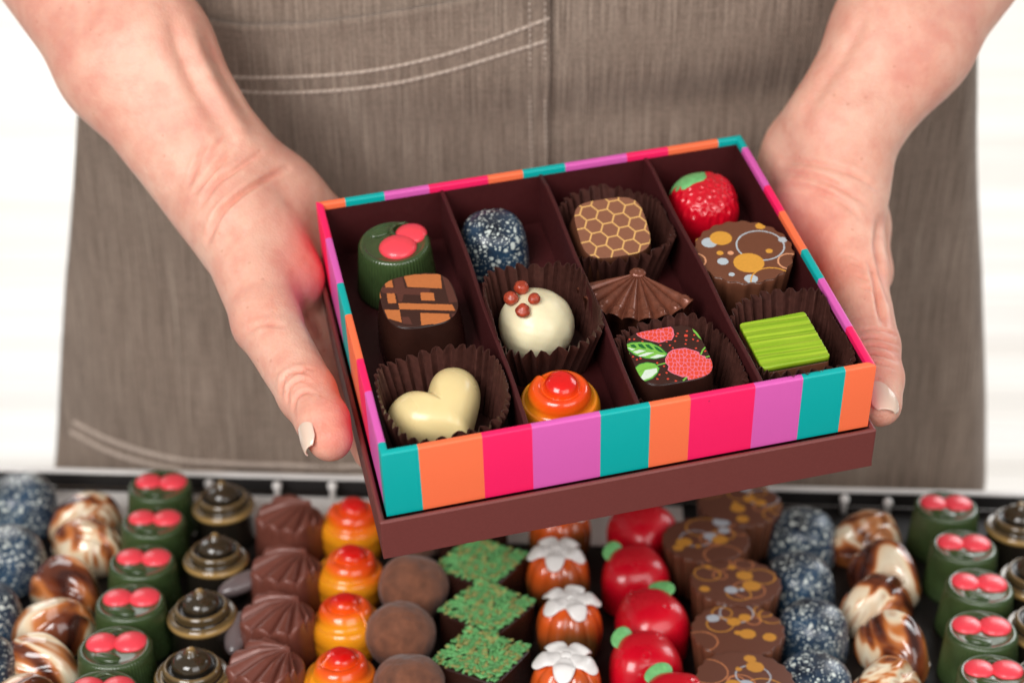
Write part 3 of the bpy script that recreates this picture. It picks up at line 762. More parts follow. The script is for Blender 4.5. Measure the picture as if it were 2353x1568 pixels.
def t_cup(seed, squash=2.32, hscale=1.0):
    r = np.random.default_rng(seed); fl = 40; n = fl * 8; m = 16
    th = np.arange(n) * 2 * PI / n; ph = (np.arange(n) % 8) / 8.0
    tri = 1 - 4 * np.abs(ph - .5) * 1.0        # -1..1 zigzag
    k_ = np.repeat(r.normal(size=fl) * .10 + r.normal(size=fl) * .1, 8)
    amp = np.repeat(1 + r.normal(size=fl) * .18, 8)
    V = []
    hgt = 2.72 * hscale + .14 * np.sin(th * 2 + seed) + .09 * np.sin(th * 5 + seed * 2) + k_ * .25
    tri = np.sin(tri * PI / 2) * .5 + tri * .5
    for j in range(m):
        t = j / (m - 1); rad = 1.72 + .74 * t ** 1.15 + .16 * amp * tri * (.15 + .85 * t) + .07 * np.sin(th * 3 + seed) * t + .04 * np.sin(th * 7 + seed * 3) * t
        x = rad * np.cos(th + .03 * t * k_ * 3); y = rad * np.sin(th); z = .03 + hgt * t + (.07 * (1 - np.abs(tri)) if j == m - 1 else 0)
        x = squash * np.tanh(x / squash * 1.25) / np.tanh(1.25) if squash < 2.6 else x
        x = np.clip(x, -squash, squash)
        V.append(np.stack([x, y, z + 0 * x], -1))
    V = np.concatenate(V); F = []
    i = np.arange(n); q = (i + 1) % n
    for j in range(m - 1): F += np.stack([j * n + i, j * n + q, (j + 1) * n + q, (j + 1) * n + i], 1).tolist()
    c = len(V); V = np.vstack([V, [0, 0, .03]]); F += [[c, int(b), int(a)] for a, b in zip(i, q)]
    return V, F

def instance(name, parts, Mw, label, cat, group=None, cache={}):
    """one chocolate; parts share mesh data between copies"""
    key = id(parts)
    if key not in cache:
        cache[key] = (parts, [(nm, mesh_data(nm, V, F, mats, **kw)) for nm, V, F, mats, kw in parts])
    ms = cache[key][1]
    if len(ms) == 1: o = link(name, ms[0][1], M=Mw)
    else:
        o = link(name, None, M=Mw)
        for nm, me in ms: link(nm, me, o)
    return tag(o, label, cat, group)

G1 = 'chocolates in the striped gift box'
def top_uv(x, y, w=-.35): return inv(x, y, w)
CH_BOX = t_cherry({'c': [(.10, -.32, .80), (.80, .42, .68)], 's': [(.15, .25, H), (.0, .65, H + .06), (.25, 1.05, H + .05), (.7, 1.15, H)], 'l': (-.35, .95, .3)})
u, v = top_uv(905, 553); instance('cherry_chocolate', CH_BOX, MBT(u, v), 'dark green chocolate topped with two cherries, in the back left of the gift box', 'chocolate', G1)
u, v = top_uv(962, 688); instance('plaid_chocolate', printed(superR(1.5, 1.62, 3.0, 320), 2.5, plaid_col(u, v, -.35), 1.14, bulge=.05), MBT(u, v), 'square dark chocolate with an orange patchwork print', 'chocolate', G1)
instance('heart_chocolate', t_heart(), MBT(2.85, 3.1, FLOOR + .95, rz=.42, tx=.35, ty=.0), 'cream coloured white chocolate heart in a pleated cup', 'chocolate', G1)
u, v = top_uv(1132, 518, -.9); instance('speckled_chocolate', t_dome(1.44, 2.35), MBT(u, v), 'navy dome chocolate with white speckles beside the divider in the gift box', 'chocolate', G1)
# white ball with peppercorns
u, v = inv(1232, 748, FLOOR + 1.52)
V, F = uvsphere(1.52, (0, 0, 1.52), (1, 1, .98), 120, 80); nn = (V - [0, 0, 1.52]); nn /= np.linalg.norm(nn, axis=1)[:, None]
V = V + nn * (.035 * vnoise(V * 2.4, 11, 3))[:, None]
parts = [('body', V, F, M['ivory_choc'], {})]
for i, (dx, dy) in enumerate([(-.55, 1.34), (-.92, .95), (-.1, .93), (-.5, .5)]):
    dz = math.sqrt(max(1.56 ** 2 - dx * dx - dy * dy, .02)); d = BR.T @ np.array([dx, dy, dz]); d = d / np.linalg.norm(d) * 1.72
    V, F = uvsphere(.30 if i != 2 else .25, (0, 0, 0), (1, .96, .93), 28, 20); V += V * (.12 * vnoise(V * 9, i, 2))[:, None]; V = V + d + [0, 0, 1.52]
    parts.append(('peppercorn', V, F, M['pepper'], {}))
instance('white_ball_chocolate', parts, MBT(u, v, FLOOR + .03), 'round ivory chocolate topped with four red peppercorns', 'chocolate', G1)
SW = t_swirl()
instance('swirl_chocolate', SW, MBT(7.28, 2.3, FLOOR + .2, rz=2.3), 'glossy red and orange swirl chocolate in the front of the gift box', 'chocolate', G1)
instance('honeycomb_chocolate', printed(superR(1.47, 1.47, 3.8, 360), 2.25, honey_col, 1.10, M['milk'], bulge=.05, rings=110), MBT(11.72, 11.55, FLOOR + .62, tx=.30, rz=-.02), 'square milk chocolate with a golden honeycomb print in a pleated cup', 'chocolate', G1)
instance('fan_chocolate', t_fan(M['fan'], R=2.6, span=134, hh=2.2, slope=.02, drop=.0, amp=.36), MBT(11.6, 7.4, FLOOR, rz=-.40, tx=.10), 'bronze ribbed fan shaped chocolate in the gift box', 'chocolate', G1)
u, v = 11.75, 2.9; instance('berry_chocolate', printed(superR(1.46, 1.55, 4.2, 440), 2.5, berry_col(u, v), 1.06, rings=120), MBT(u, v, FLOOR + .05), 'square dark chocolate printed with pink berries and green leaves', 'chocolate', G1)
STB = t_straw((-.5, .95), lsc=1.2)
u, v = top_uv(1616, 440, -.8); instance('strawberry_chocolate', STB, MBT(u, v, FLOOR + .2, rz=.0, tx=.22), 'shiny red strawberry chocolate with pale green leaf, in the back right of the gift box', 'chocolate', G1)
u, v = inv(1708, 577, -.3)
n = 480; R = np.full(n, 2.02)
instance('disc_chocolate', printed(R, 2.5, disc_col(disc_shapes(u, v)), .84, M['milk'], rings=120, flute=20, bulge=0), MBT(u, v, FLOOR + .05), 'large scalloped milk chocolate with gold and silver circles, in the gift box', 'chocolate', G1)
instance('lime_chocolate', t_green_square(), MBT(16.25, 2.5, FLOOR + .22, rz=.01), 'square milk chocolate with a ribbed lime green top', 'chocolate', G1)
for i, (u, v, lab, sq, hs) in enumerate([(2.88, 3.0, 'around the cream heart', 2.42, .98), (7.62, 6.75, 'around the ivory ball with peppercorns', 2.1, 1.03), (12.05, 11.55, 'around the honeycomb square', 2.22, .88),
                                 (12.05, 2.6, 'around the berry print square', 2.3, .86), (16.62, 2.72, 'around the lime green square', 1.98, .98)]):
    V, F = t_cup(i + 1, sq, hs); o = mk('paper_cup', V, F, M['cup'], M=MBT(u, v, FLOOR + (.19 if i == 1 else .004), tx=.10 if i == 1 else 0))
    tag(o, 'dark brown pleated paper cup ' + lab, 'paper cup', 'pleated paper cups')
    md = o.modifiers.new('t', 'SOLIDIFY'); md.thickness = .012 * S; o.data.polygons.foreach_set('use_smooth', [False] * len(o.data.polygons))

# ------------------------------------------------------------------ the display tray of chocolates
YAW = math.radians(-2.9)
tray = link('display_tray', None, M=Matrix.Translation(Vector((0, 82.5, 0)) * S) @ Matrix.Rotation(YAW, 4, 'Z'))
tag(tray, 'wide shade-coloured display tray with a thin metal back edge holding rows of chocolates', 'tray')
V, F = box(-45, 45, -40, 0, .05, .25); mk('tray_floor', V, F, M['trayshade'], tray, smooth=False)  # shade between the chocolates painted into the floor colour
V, F = box(-44, 9, -4.6, -.5, .254, .30); mk('lit_paper_strip', V, F, M['paper'], tray, smooth=False)  # white tray paper kept only where light reaches, painting the lit strip
V, F = box(-45, 45, -.02, .2, .26, 1.1); bevel(mk('back_wall', V, F, M['trayshade'], tray, smooth=False), .08)  # shadow on the inner face is put into its dark colour
V, F = box(-45, 45, -.10, .30, 1.105, 1.28); bevel(mk('back_rail', V, F, M['paper'], tray, smooth=False), .08)
for s in (-1, 1):
    V, F = box(s * 45.25 - .25, s * 45.25 + .25, -40, .6, .26, 1.9); mk('side_wall', V, F, M['trayshade'], tray, smooth=False)
counter = link('counter', None, M=Matrix.Translation(Vector((0, 60, -92)) * S))
tag(counter, 'pale display counter under the chocolate tray', 'counter')
V, F = box(-70, 70, -32, 23.2, 89, 92.03); bevel(mk('countertop', V, F, M['counter'], counter, smooth=False), .3)
V, F = box(-66, 66, -28, 18, 0, 88.99); mk('cabinet', V, F, M['counter'], counter, smooth=False)

ZB = .26
CH = t_cherry({'c': [(-.58, .34, .66), (.60, .32, .70)], 's': [(-.45, .75, H), (0, 1.05, H + .08), (.5, .85, H + .04)], 'l': (-.25, -.62, -.35)})
ORDER = ['backmost', 'second from the back', 'third from the back', 'fourth from the back', 'fifth from the back', 'sixth from the back', 'seventh from the back']
cols = []
nd = 480
def tray_disc(seed):
    r = np.random.default_rng(seed); G, SV, PE = srgb(205, 140, 52), srgb(178, 182, 190), srgb(196, 122, 78); sh = []
    for _ in range(7): a, q = r.uniform(0, 6.28), r.uniform(.3, 1.9); sh.append(('r', q * math.cos(a), q * math.sin(a), r.uniform(.3, .9), (G, SV, PE)[r.integers(3)]))
    for _ in range(7): a, q = r.uniform(0, 6.28), r.uniform(.2, 1.8); sh.append(('d', q * math.cos(a), q * math.sin(a), r.uniform(.10, .42), (G, G, SV)[r.integers(3)]))
    return printed(np.full(240, 1.98), 2.4, disc_col(sh, srgb(104, 60, 44)), .86, M['milk'], rings=60, flute=20, bulge=0)
DISCS = [tray_disc(21), tray_disc(35), tray_disc(48)]
DOME, MARB, BG, FB, TR, SP, PK_, ST = t_dome(1.5, 2.4), t_marble(), t_blackgold(), t_fanblock(), [t_truffle(1), t_truffle(5)], t_sprinkle(), [t_pumpkin(0), t_pumpkin(.5)], t_straw((-.72, .55), True, .95)
def put(name, parts, px, py, rz, label, cat_group, sc_=1.0, ztop=2.5, tx=0, ty=0):
    p = on_z(px, py, ztop * sc_ + ZB)
    Mw = Matrix.Translation(Vector((p[0], p[1], ZB)) * S) @ tilt(tx, 'X') @ tilt(ty, 'Y') @ tilt(rz, 'Z') @ Matrix.Scale(sc_, 4)
    instance(name, parts, Mw, label, 'chocolate', cat_group)
def column(name, parts, pts, desc, group, zt=2.5, sc_=1.0, jit=.25, rz=0.0, tj=.035):
    for i, q in enumerate(pts):
        px, py = q[:2]; ps = parts[i % len(parts)] if isinstance(parts[0], list) else parts
        r = rz + (q[2] if len(q) > 2 else random.uniform(-jit, jit))
        put(name, ps, px + random.uniform(-3, 3), py, r, desc % ORDER[i], group, sc_ * (q[3] if len(q) > 3 else 1) * random.uniform(.98, 1.02), zt, random.uniform(-tj, tj), random.uniform(-tj, tj))
column('speckled_chocolate', DOME, [(48, 1122), (15, 1245), (-38, 1375), (-60, 1500)], 'navy speckled dome in the leftmost tray column, %s', 'navy speckled domes on the left of the tray', 1.9, 1.16, 3)
column('marbled_chocolate', MARB, [(185, 1148, .5), (190, 1208, -.5), (155, 1300, 2.4), (112, 1395, .2), (88, 1480, 2.7), (30, 1575, .6)], 'cream and brown marbled chocolate in the left marbled column, %s', 'marbled chocolates on the left of the tray', 2.0, 1.06, .8)
column('cherry_chocolate', CH, [(365, 1110), (347, 1195), (324, 1285), (296, 1378), (265, 1480), (232, 1585)], 'green cherry topped chocolate in the left cherry column, %s', 'cherry chocolates on the left of the tray', 2.45, 1.05, .08, .05)
column('black_gold_chocolate', BG, [(517, 1148), (495, 1272), (468, 1398), (438, 1535)], 'black chocolate with gold rings in the left column, %s', 'black and gold chocolates on the left of the tray', 2.0, 1.08)
column('fan_chocolate', FB, [(664, 1178, -.6), (655, 1295, -.45), (640, 1405, -.42), (612, 1518, -.6)], 'milk chocolate with ribbed fan relief in the tray, %s', 'fan relief chocolates in the tray', 2.2, 1.1)
column('swirl_chocolate', SW, [(808, 1175), (798, 1285), (795, 1400), (784, 1525), (780, 1650)], 'orange and red swirl chocolate standing in the tray, %s', 'swirl chocolates in the tray', 2.1, 1.05, 3)
column('cocoa_truffle', TR, [(955, 1215), (952, 1345), (924, 1455), (940, 1575)], 'round cocoa dusted truffle in the tray, %s', 'cocoa truffles in the tray', 1.5, 1.09, 2)
column('sprinkled_chocolate', SP, [(1080, 1185, .2), (1104, 1287, -.55), (1120, 1390, -.62), (1102, 1502, -.5)], 'square dark chocolate covered in green sprinkles, %s', 'green sprinkled squares in the tray', 1.8, 1.13)
column('pumpkin_chocolate', PK_, [(1282, 1180, .3), (1282, 1285, 0), (1312, 1400, -.3), (1298, 1535, 0)], 'orange ribbed chocolate with a white bow, %s', 'pumpkin chocolates with bows in the tray', 2.0, 1.1)
column('strawberry_chocolate', ST, [(1475, 1190, -.9), (1448, 1295, .2), (1500, 1395, -1.3), (1466, 1495, .2), (1545, 1590, -.3)], 'shiny red strawberry chocolate with green leaf in the tray, %s', 'strawberry chocolates in the tray', 1.8, 1.12)
column('disc_chocolate', DISCS, [(1700, 1152), (1622, 1238), (1685, 1335), (1697, 1445), (1705, 1560)], 'round brown chocolate with gold circles in the tray, %s', 'gold circle chocolates in the tray', 2.4, 1.04, 3)
column('speckled_chocolate', DOME, [(1845, 1195), (1840, 1300), (1866, 1410), (1872, 1535)], 'navy speckled dome in the right tray column, %s', 'navy speckled domes on the right of the tray', 2.0, 1.07, 3)
column('marbled_chocolate', MARB, [(1990, 1190, .3), (2050, 1268, 2.0), (2012, 1340, .5), (2065, 1435, 1.9), (2035, 1535, .6)], 'cream and brown marbled chocolate in the right marbled column, %s', 'marbled chocolates on the right of the tray', 2.0, 1.08, .8)
column('cherry_chocolate', CH, [(2172, 1160), (2215, 1252), (2244, 1342), (2258, 1442), (2288, 1545)], 'green cherry topped chocolate in the right cherry column, %s', 'cherry chocolates on the right of the tray', 2.45, 1.02, .08, -.05)
column('black_gold_chocolate', BG, [(2338, 1200), (2378, 1318), (2390, 1430), (2400, 1560)], 'black chocolate with gold rings at the right edge, %s', 'black and gold chocolates on the right of the tray', 2.0, 1.06)
# dark almond shaped chocolates between the black and fan columns
V, F = uvsphere(1.0, (0, 0, .42), (.55, 1.25, .42), 40, 24); ALM = [('shell', V, F, simple('grey_almond', srgb(112, 98, 98), rough=.25, vary=.15, nscale=90, bstr=.1, coat=.5), {})]
for i, (x, y, z, r) in enumerate([(556, 1318, 1.3, -1.0), (545, 1432, 1.2, -.1)]):
    p = on_z(x, y, z + .8); Mw = Matrix.Translation(Vector((p[0], p[1], z)) * S) @ tilt(.3, 'X') @ tilt(r, 'Z')
    o = instance('almond_chocolate', ALM, Mw, 'greyish oval almond shaped chocolate leaning between the columns, the %s one' % ('back', 'front')[i], 'chocolate', 'grey almonds in the tray')
V, F = loft(np.full(32, .27), [(max(math.sin(a), .01), .85 + .27 * math.cos(a)) for a in np.linspace(0.02, 1.9, 10)] + [(.6, .6), (.7, .0)]); PEG = [('peg', V, F, M['white'], {})]
for i, (x, y) in enumerate([(480, 1107), (636, 1112), (763, 1112), (1940, 1142), (2040, 1150), (1578, 1205)]):
    p = on_z(x, y, 1.2); instance('peg', PEG, Matrix.Translation(Vector((p[0], p[1], .3)) * S) @ Matrix.Scale(.95, 4), 'small white round headed peg at the back of the tray, number %s from the left' % ('one', 'two', 'three', 'five', 'six', 'four')[i], 'peg', 'white pegs at the back of the tray')

# ------------------------------------------------------------------ person: arms and hands as one implicit surface
def smin(a, b, k):
    h = np.clip(.5 + .5 * (b - a) / k, 0, 1); return b + (a - b) * h - k * h * (1 - h)
class Field:
    def __init__(s, lo, hi, h):
        s.lo = np.array(lo, float); s.h = h; s.n = np.ceil((np.array(hi) - lo) / h).astype(int) + 1
        s.f = np.full(s.n, 50., np.float32); s.ax = [s.lo[i] + h * np.arange(s.n[i]) for i in range(3)]
    def cone(s, a, b, ra, rb, k=.6):
        a = np.array(a, float); b = np.array(b, float); pad = max(ra, rb) + k + 3 * s.h
        lo = np.minimum(a, b) - pad; hi = np.maximum(a, b) + pad
        i0 = np.clip(((lo - s.lo) / s.h).astype(int), 0, s.n); i1 = np.clip(((hi - s.lo) / s.h).astype(int) + 2, 0, s.n)
        if (i1 <= i0).any(): return
        X, Y, Z = [s.ax[i][i0[i]:i1[i]] for i in range(3)]
        X, Y, Z = X[:, None, None], Y[None, :, None], Z[None, None, :]; d = b - a; L = max(d @ d, 1e-9)
        t = np.clip(((X - a[0]) * d[0] + (Y - a[1]) * d[1] + (Z - a[2]) * d[2]) / L, 0, 1)
        D = np.sqrt((X - a[0] - t * d[0]) ** 2 + (Y - a[1] - t * d[1]) ** 2 + (Z - a[2] - t * d[2]) ** 2) - (ra + t * (rb - ra))
        sl = tuple(slice(i0[i], i1[i]) for i in range(3)); s.f[sl] = smin(s.f[sl], D.astype(np.float32), k)
    def chain(s, pts, k=.6):
        for p, q in zip(pts[:-1], pts[1:]): s.cone(p[0], q[0], p[1], q[1], k)
    def mesh(s):
        f = s.f; ins = f < 0
        c = [ins[i:f.shape[0] - 1 + i, j:f.shape[1] - 1 + j, k:f.shape[2] - 1 + k] for i in (0, 1) for j in (0, 1) for k in (0, 1)]
        al = c[0].copy(); an = c[0].copy()
        for q in c[1:]: al &= q; an |= q
        act = an & ~al; I = np.argwhere(act); idx = np.full(act.shape, -1, np.int64); idx[tuple(I.T)] = np.arange(len(I))
        cs = np.array([(i, j, k) for i in (0, 1) for j in (0, 1) for k in (0, 1)])
        vals = np.stack([f[I[:, 0] + o[0], I[:, 1] + o[1], I[:, 2] + o[2]] for o in cs], 1)
        P = np.zeros((len(I), 3)); cnt = np.zeros(len(I))
        for a in range(8):
            for b in range(a + 1, 8):
                if np.abs(cs[a] - cs[b]).sum() != 1: continue
                va, vb = vals[:, a], vals[:, b]; m = (va < 0) != (vb < 0); t = np.where(m, va / np.where(m, va - vb, 1), 0)
                P += np.where(m[:, None], cs[a] + t[:, None] * (cs[b] - cs[a]), 0); cnt += m
        V = s.lo + s.h * (I + P / cnt[:, None]); Fs = []
        for ax in range(3):
            o1, o2 = [q for q in range(3) if q != ax]
            sl0 = [slice(None)] * 3; sl1 = [slice(None)] * 3; sl0[ax] = slice(0, -1); sl1[ax] = slice(1, None)
            A, B = ins[tuple(sl0)], ins[tuple(sl1)]; ch = np.argwhere(A != B); ch = ch[(ch[:, o1] > 0) & (ch[:, o2] > 0) & (ch[:, o1] < s.n[o1] - 1) & (ch[:, o2] < s.n[o2] - 1)]
            q = []
            for d1, d2 in ((-1, -1), (0, -1), (0, 0), (-1, 0)):
                e = ch.copy(); e[:, o1] += d1; e[:, o2] += d2; q.append(idx[tuple(e.T)])
            q = np.stack(q, 1); fl = A[tuple(ch.T)] ^ (ax == 1); q[~fl] = q[~fl][:, ::-1]; Fs.append(q)
        Fq = np.concatenate(Fs); Fq = Fq[(Fq >= 0).all(1)]
        return V, Fq
def relax(V, F, it=2):
    E = np.concatenate([F[:, [0, 1]], F[:, [1, 2]], F[:, [2, 3]], F[:, [3, 0]]]); E = np.concatenate([E, E[:, ::-1]])
    for _ in range(it):
        acc = np.zeros_like(V); n = np.zeros(len(V)); np.add.at(acc, E[:, 0], V[E[:, 1]]); np.add.at(n, E[:, 0], 1)
        V = V * .4 + .6 * acc / n[:, None]
    return V
def normals(V, F):
    nf = np.cross(V[F[:, 2]] - V[F[:, 0]], V[F[:, 3]] - V[F[:, 1]]); N = np.zeros_like(V)
    for k in range(4): np.add.at(N, F[:, k], nf)
    return N / (np.linalg.norm(N, axis=1)[:, None] + 1e-12)

def arm_points(side):
    A = at
    if side == 'L':
        nx = np.array([.83, .56, 0]); C1, C0, E = A(512, 425, 78), A(310, 129, 78.8), A(-120, -500, 84)
        fore = [[(E + nx * .6 * s, 3.35), (C0 + nx * .92 * s, 2.36), (C1 + nx * .90 * s, 1.84)] for s in (-1, 1)]
        hand = [
            ([(A(475, 370, 78), 1.8), (A(542, 505, 77), 1.90), (A(612, 735, 73.7), 1.38)], 1.2),            # thenar
            ([(A(600, 560, 77.2), 1.9), (A(655, 640, 76.6), 1.7)], 1.2),
            ([(A(612, 740, 73.6), 1.36), (A(705, 902, 70.7), 1.16)], .5),                                   # thumb
            ([(A(705, 902, 70.7), 1.16), (A(742, 968, 69.4), 1.02), (A(758, 1006, 68.9), .90)], .3),
            ([(A(548, 385, 78.3), 1.7), (A(640, 450, 79.0), 1.65), (A(725, 510, 80.0), 1.5)], 1.2),         # heel of the palm
            ([(A(590, 480, 78.6), 1.8), (A(690, 610, 79.6), 1.6)], 1.2),
            ([(A(660, 640, 77.6), 1.5), (A(728, 755, 78.7), 1.05), (A(805, 925, 75.7), .86), (A(852, 1038, 73.2), .74)], .5)]  # index
        B = lambda u, v, w: box2cam(u, v, w)
        hand += [([(A(700, 590, 80.2), 1.4), (B(.2, 11.5, -6.6), 1.0), (B(4, 10.6, -6.15), .9), (B(6.5, 9.9, -6.0), .82), (B(8, 9.4, -5.9), .72)], .35),
                 ([(A(715, 560, 80.8), 1.3), (B(.2, 13.6, -6.7), .95), (B(3.9, 13.1, -6.1), .85), (B(6.2, 12.6, -6.0), .78), (B(7.5, 12.3, -5.9), .7)], .35),
                 ([(A(735, 520, 81), 1.3), (B(.1, 15.8, -6.8), .85), (B(2.9, 15.5, -6.1), .75), (B(4.8, 15.2, -5.95), .68), (B(5.9, 15.0, -5.85), .6)], .35)]
    else:
        nx = np.array([.83, -.56, 0]); C1, C0, E = A(1930, 300, 79.3), A(2072, 86, 80), A(2430, -450, 85)
        fore = [[(E + nx * .6 * s, 3.5), (C0 + nx * .85 * s, 2.15), (C1 + nx * .75 * s, 1.78)] for s in (-1, 1)]
        hand = [
            ([(A(1945, 300, 79.3), 1.75), (A(1928, 425, 79.0), 1.92), (A(1962, 630, 76.6), 1.36)], 1.2),
            ([(A(1870, 480, 79.8), 1.8), (A(1900, 600, 79.0), 1.5)], 1.2),
            ([(A(1962, 630, 76.6), 1.36), (A(2000, 795, 73.6), 1.17)], .5),
            ([(A(2000, 795, 73.6), 1.17), (A(2016, 870, 72.0), 1.03), (A(2020, 928, 71.2), .90)], .3),
            ([(A(1905, 300, 80), 1.7), (A(1845, 350, 81), 1.6), (A(1800, 430, 82.4), 1.5)], 1.2),
            ([(A(1940, 380, 80.5), 1.7), (A(1972, 520, 80.6), 1.30), (A(1990, 620, 80.2), 1.02), (A(1978, 720, 79.4), .95)], .7)]
        B = lambda u, v, w: box2cam(19 - u, v, w)
        hand += [([(A(1978, 720, 79.4), .95), (B(.6, 8.3, -6.3), .85), (B(3.2, 7.8, -6.0), .75), (B(4.4, 7.6, -5.9), .68)], .3),
                 ([(A(1900, 560, 80.4), 1.3), (B(.2, 11.0, -6.7), .98), (B(4, 10.4, -6.15), .88), (B(6.6, 9.9, -6.0), .8), (B(8, 9.6, -5.9), .7)], .35),
                 ([(A(1870, 520, 81.2), 1.3), (B(.2, 13.2, -6.8), .92), (B(3.9, 12.8, -6.1), .84), (B(6.2, 12.4, -6.0), .76), (B(7.4, 12.2, -5.9), .68)], .35),
                 ([(A(1830, 470, 82), 1.3), (B(.2, 15.4, -6.8), .85), (B(2.9, 15.2, -6.1), .75), (B(4.8, 15.0, -5.95), .68), (B(5.8, 14.9, -5.85), .6)], .35)]
    return fore, hand

def build_arm(side, h=.115):
    fore, hand = arm_points(side)
    lo, hi = ((-27.5, -8, -86), (2.5, 17.5, -64)) if side == 'L' else ((7.5, -6.5, -88), (28.5, 17.5, -67))
    fd = Field(lo, hi, h)
    for ch in fore: fd.chain(ch, 1.4)
    for ch, k in hand: fd.chain(ch, k)
    V, F = fd.mesh(); V = relax(V, F, 2); N = normals(V, F)
    # which way do the normals point?
    c = V.mean(0)
    px = np.c_[V[:, 0] / -V[:, 2] * FPX + 1176, 784 - V[:, 1] / -V[:, 2] * FPX]; cm = -V[:, 2] / FPX
    if np.mean(np.sum(N * -V, 1)[N[:, 2] ** 2 > .5] * 0 + 1) and np.sum(N * (V - c)) < 0: N = -N; F = F[:, ::-1]
    front = np.clip(N[:, 2] * 3, 0, 1)
    off = np.zeros(len(V)); red = np.zeros(len(V))
    def groove(P, depth, w, r=0.0, taper=True):
        nonlocal off, red
        P = np.array(interp3([(x, y, 0) for x, y in P], 24))[:, :2]
        best = np.full(len(V), 1e9); tt = np.zeros(len(V))
        for k in range(len(P) - 1):
            a, b = P[k], P[k + 1]; d = b - a; t = np.clip(((px - a) @ d) / (d @ d + 1e-9), 0, 1)
            D = np.hypot(px[:, 0] - a[0] - t * d[0], px[:, 1] - a[1] - t * d[1]); m = D < best; best[m] = D[m]; tt[m] = (k + t[m]) / (len(P) - 1)
        g = (np.exp(-(best * cm / (w * .75)) ** 2) - .3 * np.exp(-((best * cm - 1.7 * w) / (w * .8)) ** 2)) * front * (np.sin(PI * np.clip(tt, .02, .98)) ** .5 if taper else 1)
        off -= 2.3 * depth * g; red += r * g
    if side == 'L':
        for P, d, w in [([(478, 318), (455, 372), (432, 428)], .05, .13), ([(540, 332), (490, 392), (443, 446)], .07, .13), ([(598, 352), (545, 388), (500, 418), (462, 470)], .09, .14),
                        ([(660, 388), (610, 412), (562, 440), (520, 474), (497, 505), (478, 552)], .12, .15), ([(520, 305), (500, 330), (470, 375)], .04, .12)]: groove(P, d, w, .55)
        groove([(388, 20), (405, 90), (432, 165), (470, 235), (520, 305)], .075, .42, .1)
        groove([(470, 70), (505, 140), (545, 210), (598, 300)], .06, .40, .1)
        groove([(432, 60), (455, 130), (495, 210), (545, 290), (572, 330)], -.05, .36)
        groove([(648, 905), (652, 868), (680, 850), (706, 858)], .055, .09, .5); groove([(662, 925), (664, 890), (690, 872), (716, 882)], .05, .08, .5)
        groove([(675, 945), (680, 915), (700, 900), (722, 905)], .045, .08, .4); groove([(655, 880), (672, 862), (700, 846), (720, 850)], .03, .08, .4)
        groove([(560, 770), (600, 745), (650, 748)], .03, .12, .3); groove([(700, 690), (715, 735), (735, 775)], .10, .22, .3)
        spots = [(610, 760, 60, .35), (760, 1010, 60, .75), (690, 870, 45, .5), (700, 620, 55, .5), (720, 960, 60, .3)]
    else:
        for P, d, w in [([(1790, 395), (1860, 405), (1930, 430), (1990, 470)], .05, .16), ([(1770, 430), (1850, 430), (1935, 465), (1985, 510)], .04, .16), ([(1800, 370), (1880, 378), (1960, 400), (2030, 445)], .05, .15)]: groove(P, d, w, .3)
        groove([(1990, 30), (1950, 110), (1890, 200), (1830, 290)], .05, .36, .1)
        for y0, q in ((755, .035), (775, .045), (792, .055), (812, .05), (832, .04)): groove([(1965, y0 + 6), (2000, y0), (2035, y0 + 6), (2064, y0 + 18)], q, .07, .35)
        groove([(1998, 600), (2012, 650), (2020, 700), (2030, 745)], .12, .16, .5); groove([(2022, 500), (2016, 560), (2024, 620), (2038, 690)], .10, .2, .4)
        for q in ((1960, 590), (1975, 610), (1985, 640), (1995, 665)): groove([(q[0] - 22, q[1] - 8), q, (q[0] + 20, q[1] + 16)], .03, .07, .3)
        spots = [(1990, 640, 60, .6), (2030, 800, 60, .35), (1930, 560, 60, .3), (1960, 410, 60, .25), (2130, 180, 90, .3), (2020, 985, 40, .7)]
    V = V + N * (off + .009 * vnoise(V * 1.6, 17, 2))[:, None]
    for x, y, r, a in spots: red += a * np.exp(-((px[:, 0] - x) ** 2 + (px[:, 1] - y) ** 2) / r ** 2)
    red = np.clip(red, 0, 1)[:, None]
    C = np.ones(3) * (1 - red) + np.array([.98, .70, .66]) * red
    return V, F, C

arms = [build_arm('L'), build_arm('R')]
# the rest of the body (out of frame or behind the apron), coarse
def w2c(p): return (np.array(p, float) - CAMP) @ RC
body_c = Field((-36, -96, -150), (36, 48, -70), 1.0)
sh = {-1: w2c((-18.5, 97, 60)), 1: w2c((18.5, 97, 60))}
f2 = Field((-34, 16.6, -110), (34, 50, -70), .45)
for s, side in ((-1, 'L'), (1, 'R')):
    fore, _ = arm_points(side)
    for ch in fore: f2.chain(ch[:2], 1.4)
    E = (fore[0][0][0] + fore[1][0][0]) / 2
    f2.chain([(E, 3.9), (sh[s], 5.0)], 1.5)
for (a, b, ra, rb) in [((-8, 99, 8), (-9, 98, 52), 11, 11.5), ((8, 99, 8), (9, 98, 52), 11, 11.5), ((-17, 98, 58), (17, 98, 58), 6, 6)]: f2.cone(w2c(a), w2c(b), ra, rb, 4)
Vb, Fb = f2.mesh(); Vb = relax(Vb, Fb, 2); Nb = normals(Vb, Fb)
if np.sum(Nb * (Vb - Vb.mean(0))) < 0: Fb = Fb[:, ::-1]
keep = (Vb[:, 1] > 16.9)
V = np.concatenate([arms[0][0], arms[1][0], Vb]); n0, n1 = len(arms[0][0]), len(arms[1][0])
F = np.concatenate([arms[0][1], arms[1][1] + n0, Fb + n0 + n1]); C = np.concatenate([arms[0][2], arms[1][2], np.ones((len(Vb), 3))])
person = link('person', None, M=Matrix.Translation(Vector((0, 98, -92)) * S))
tag(person, 'person in a taupe linen apron holding the striped box with both hands', 'person')
PB = np.array([0, 98, -92.])
o = mk('body', cam2world(V) - PB, F, M['skin'], person, cols=C)
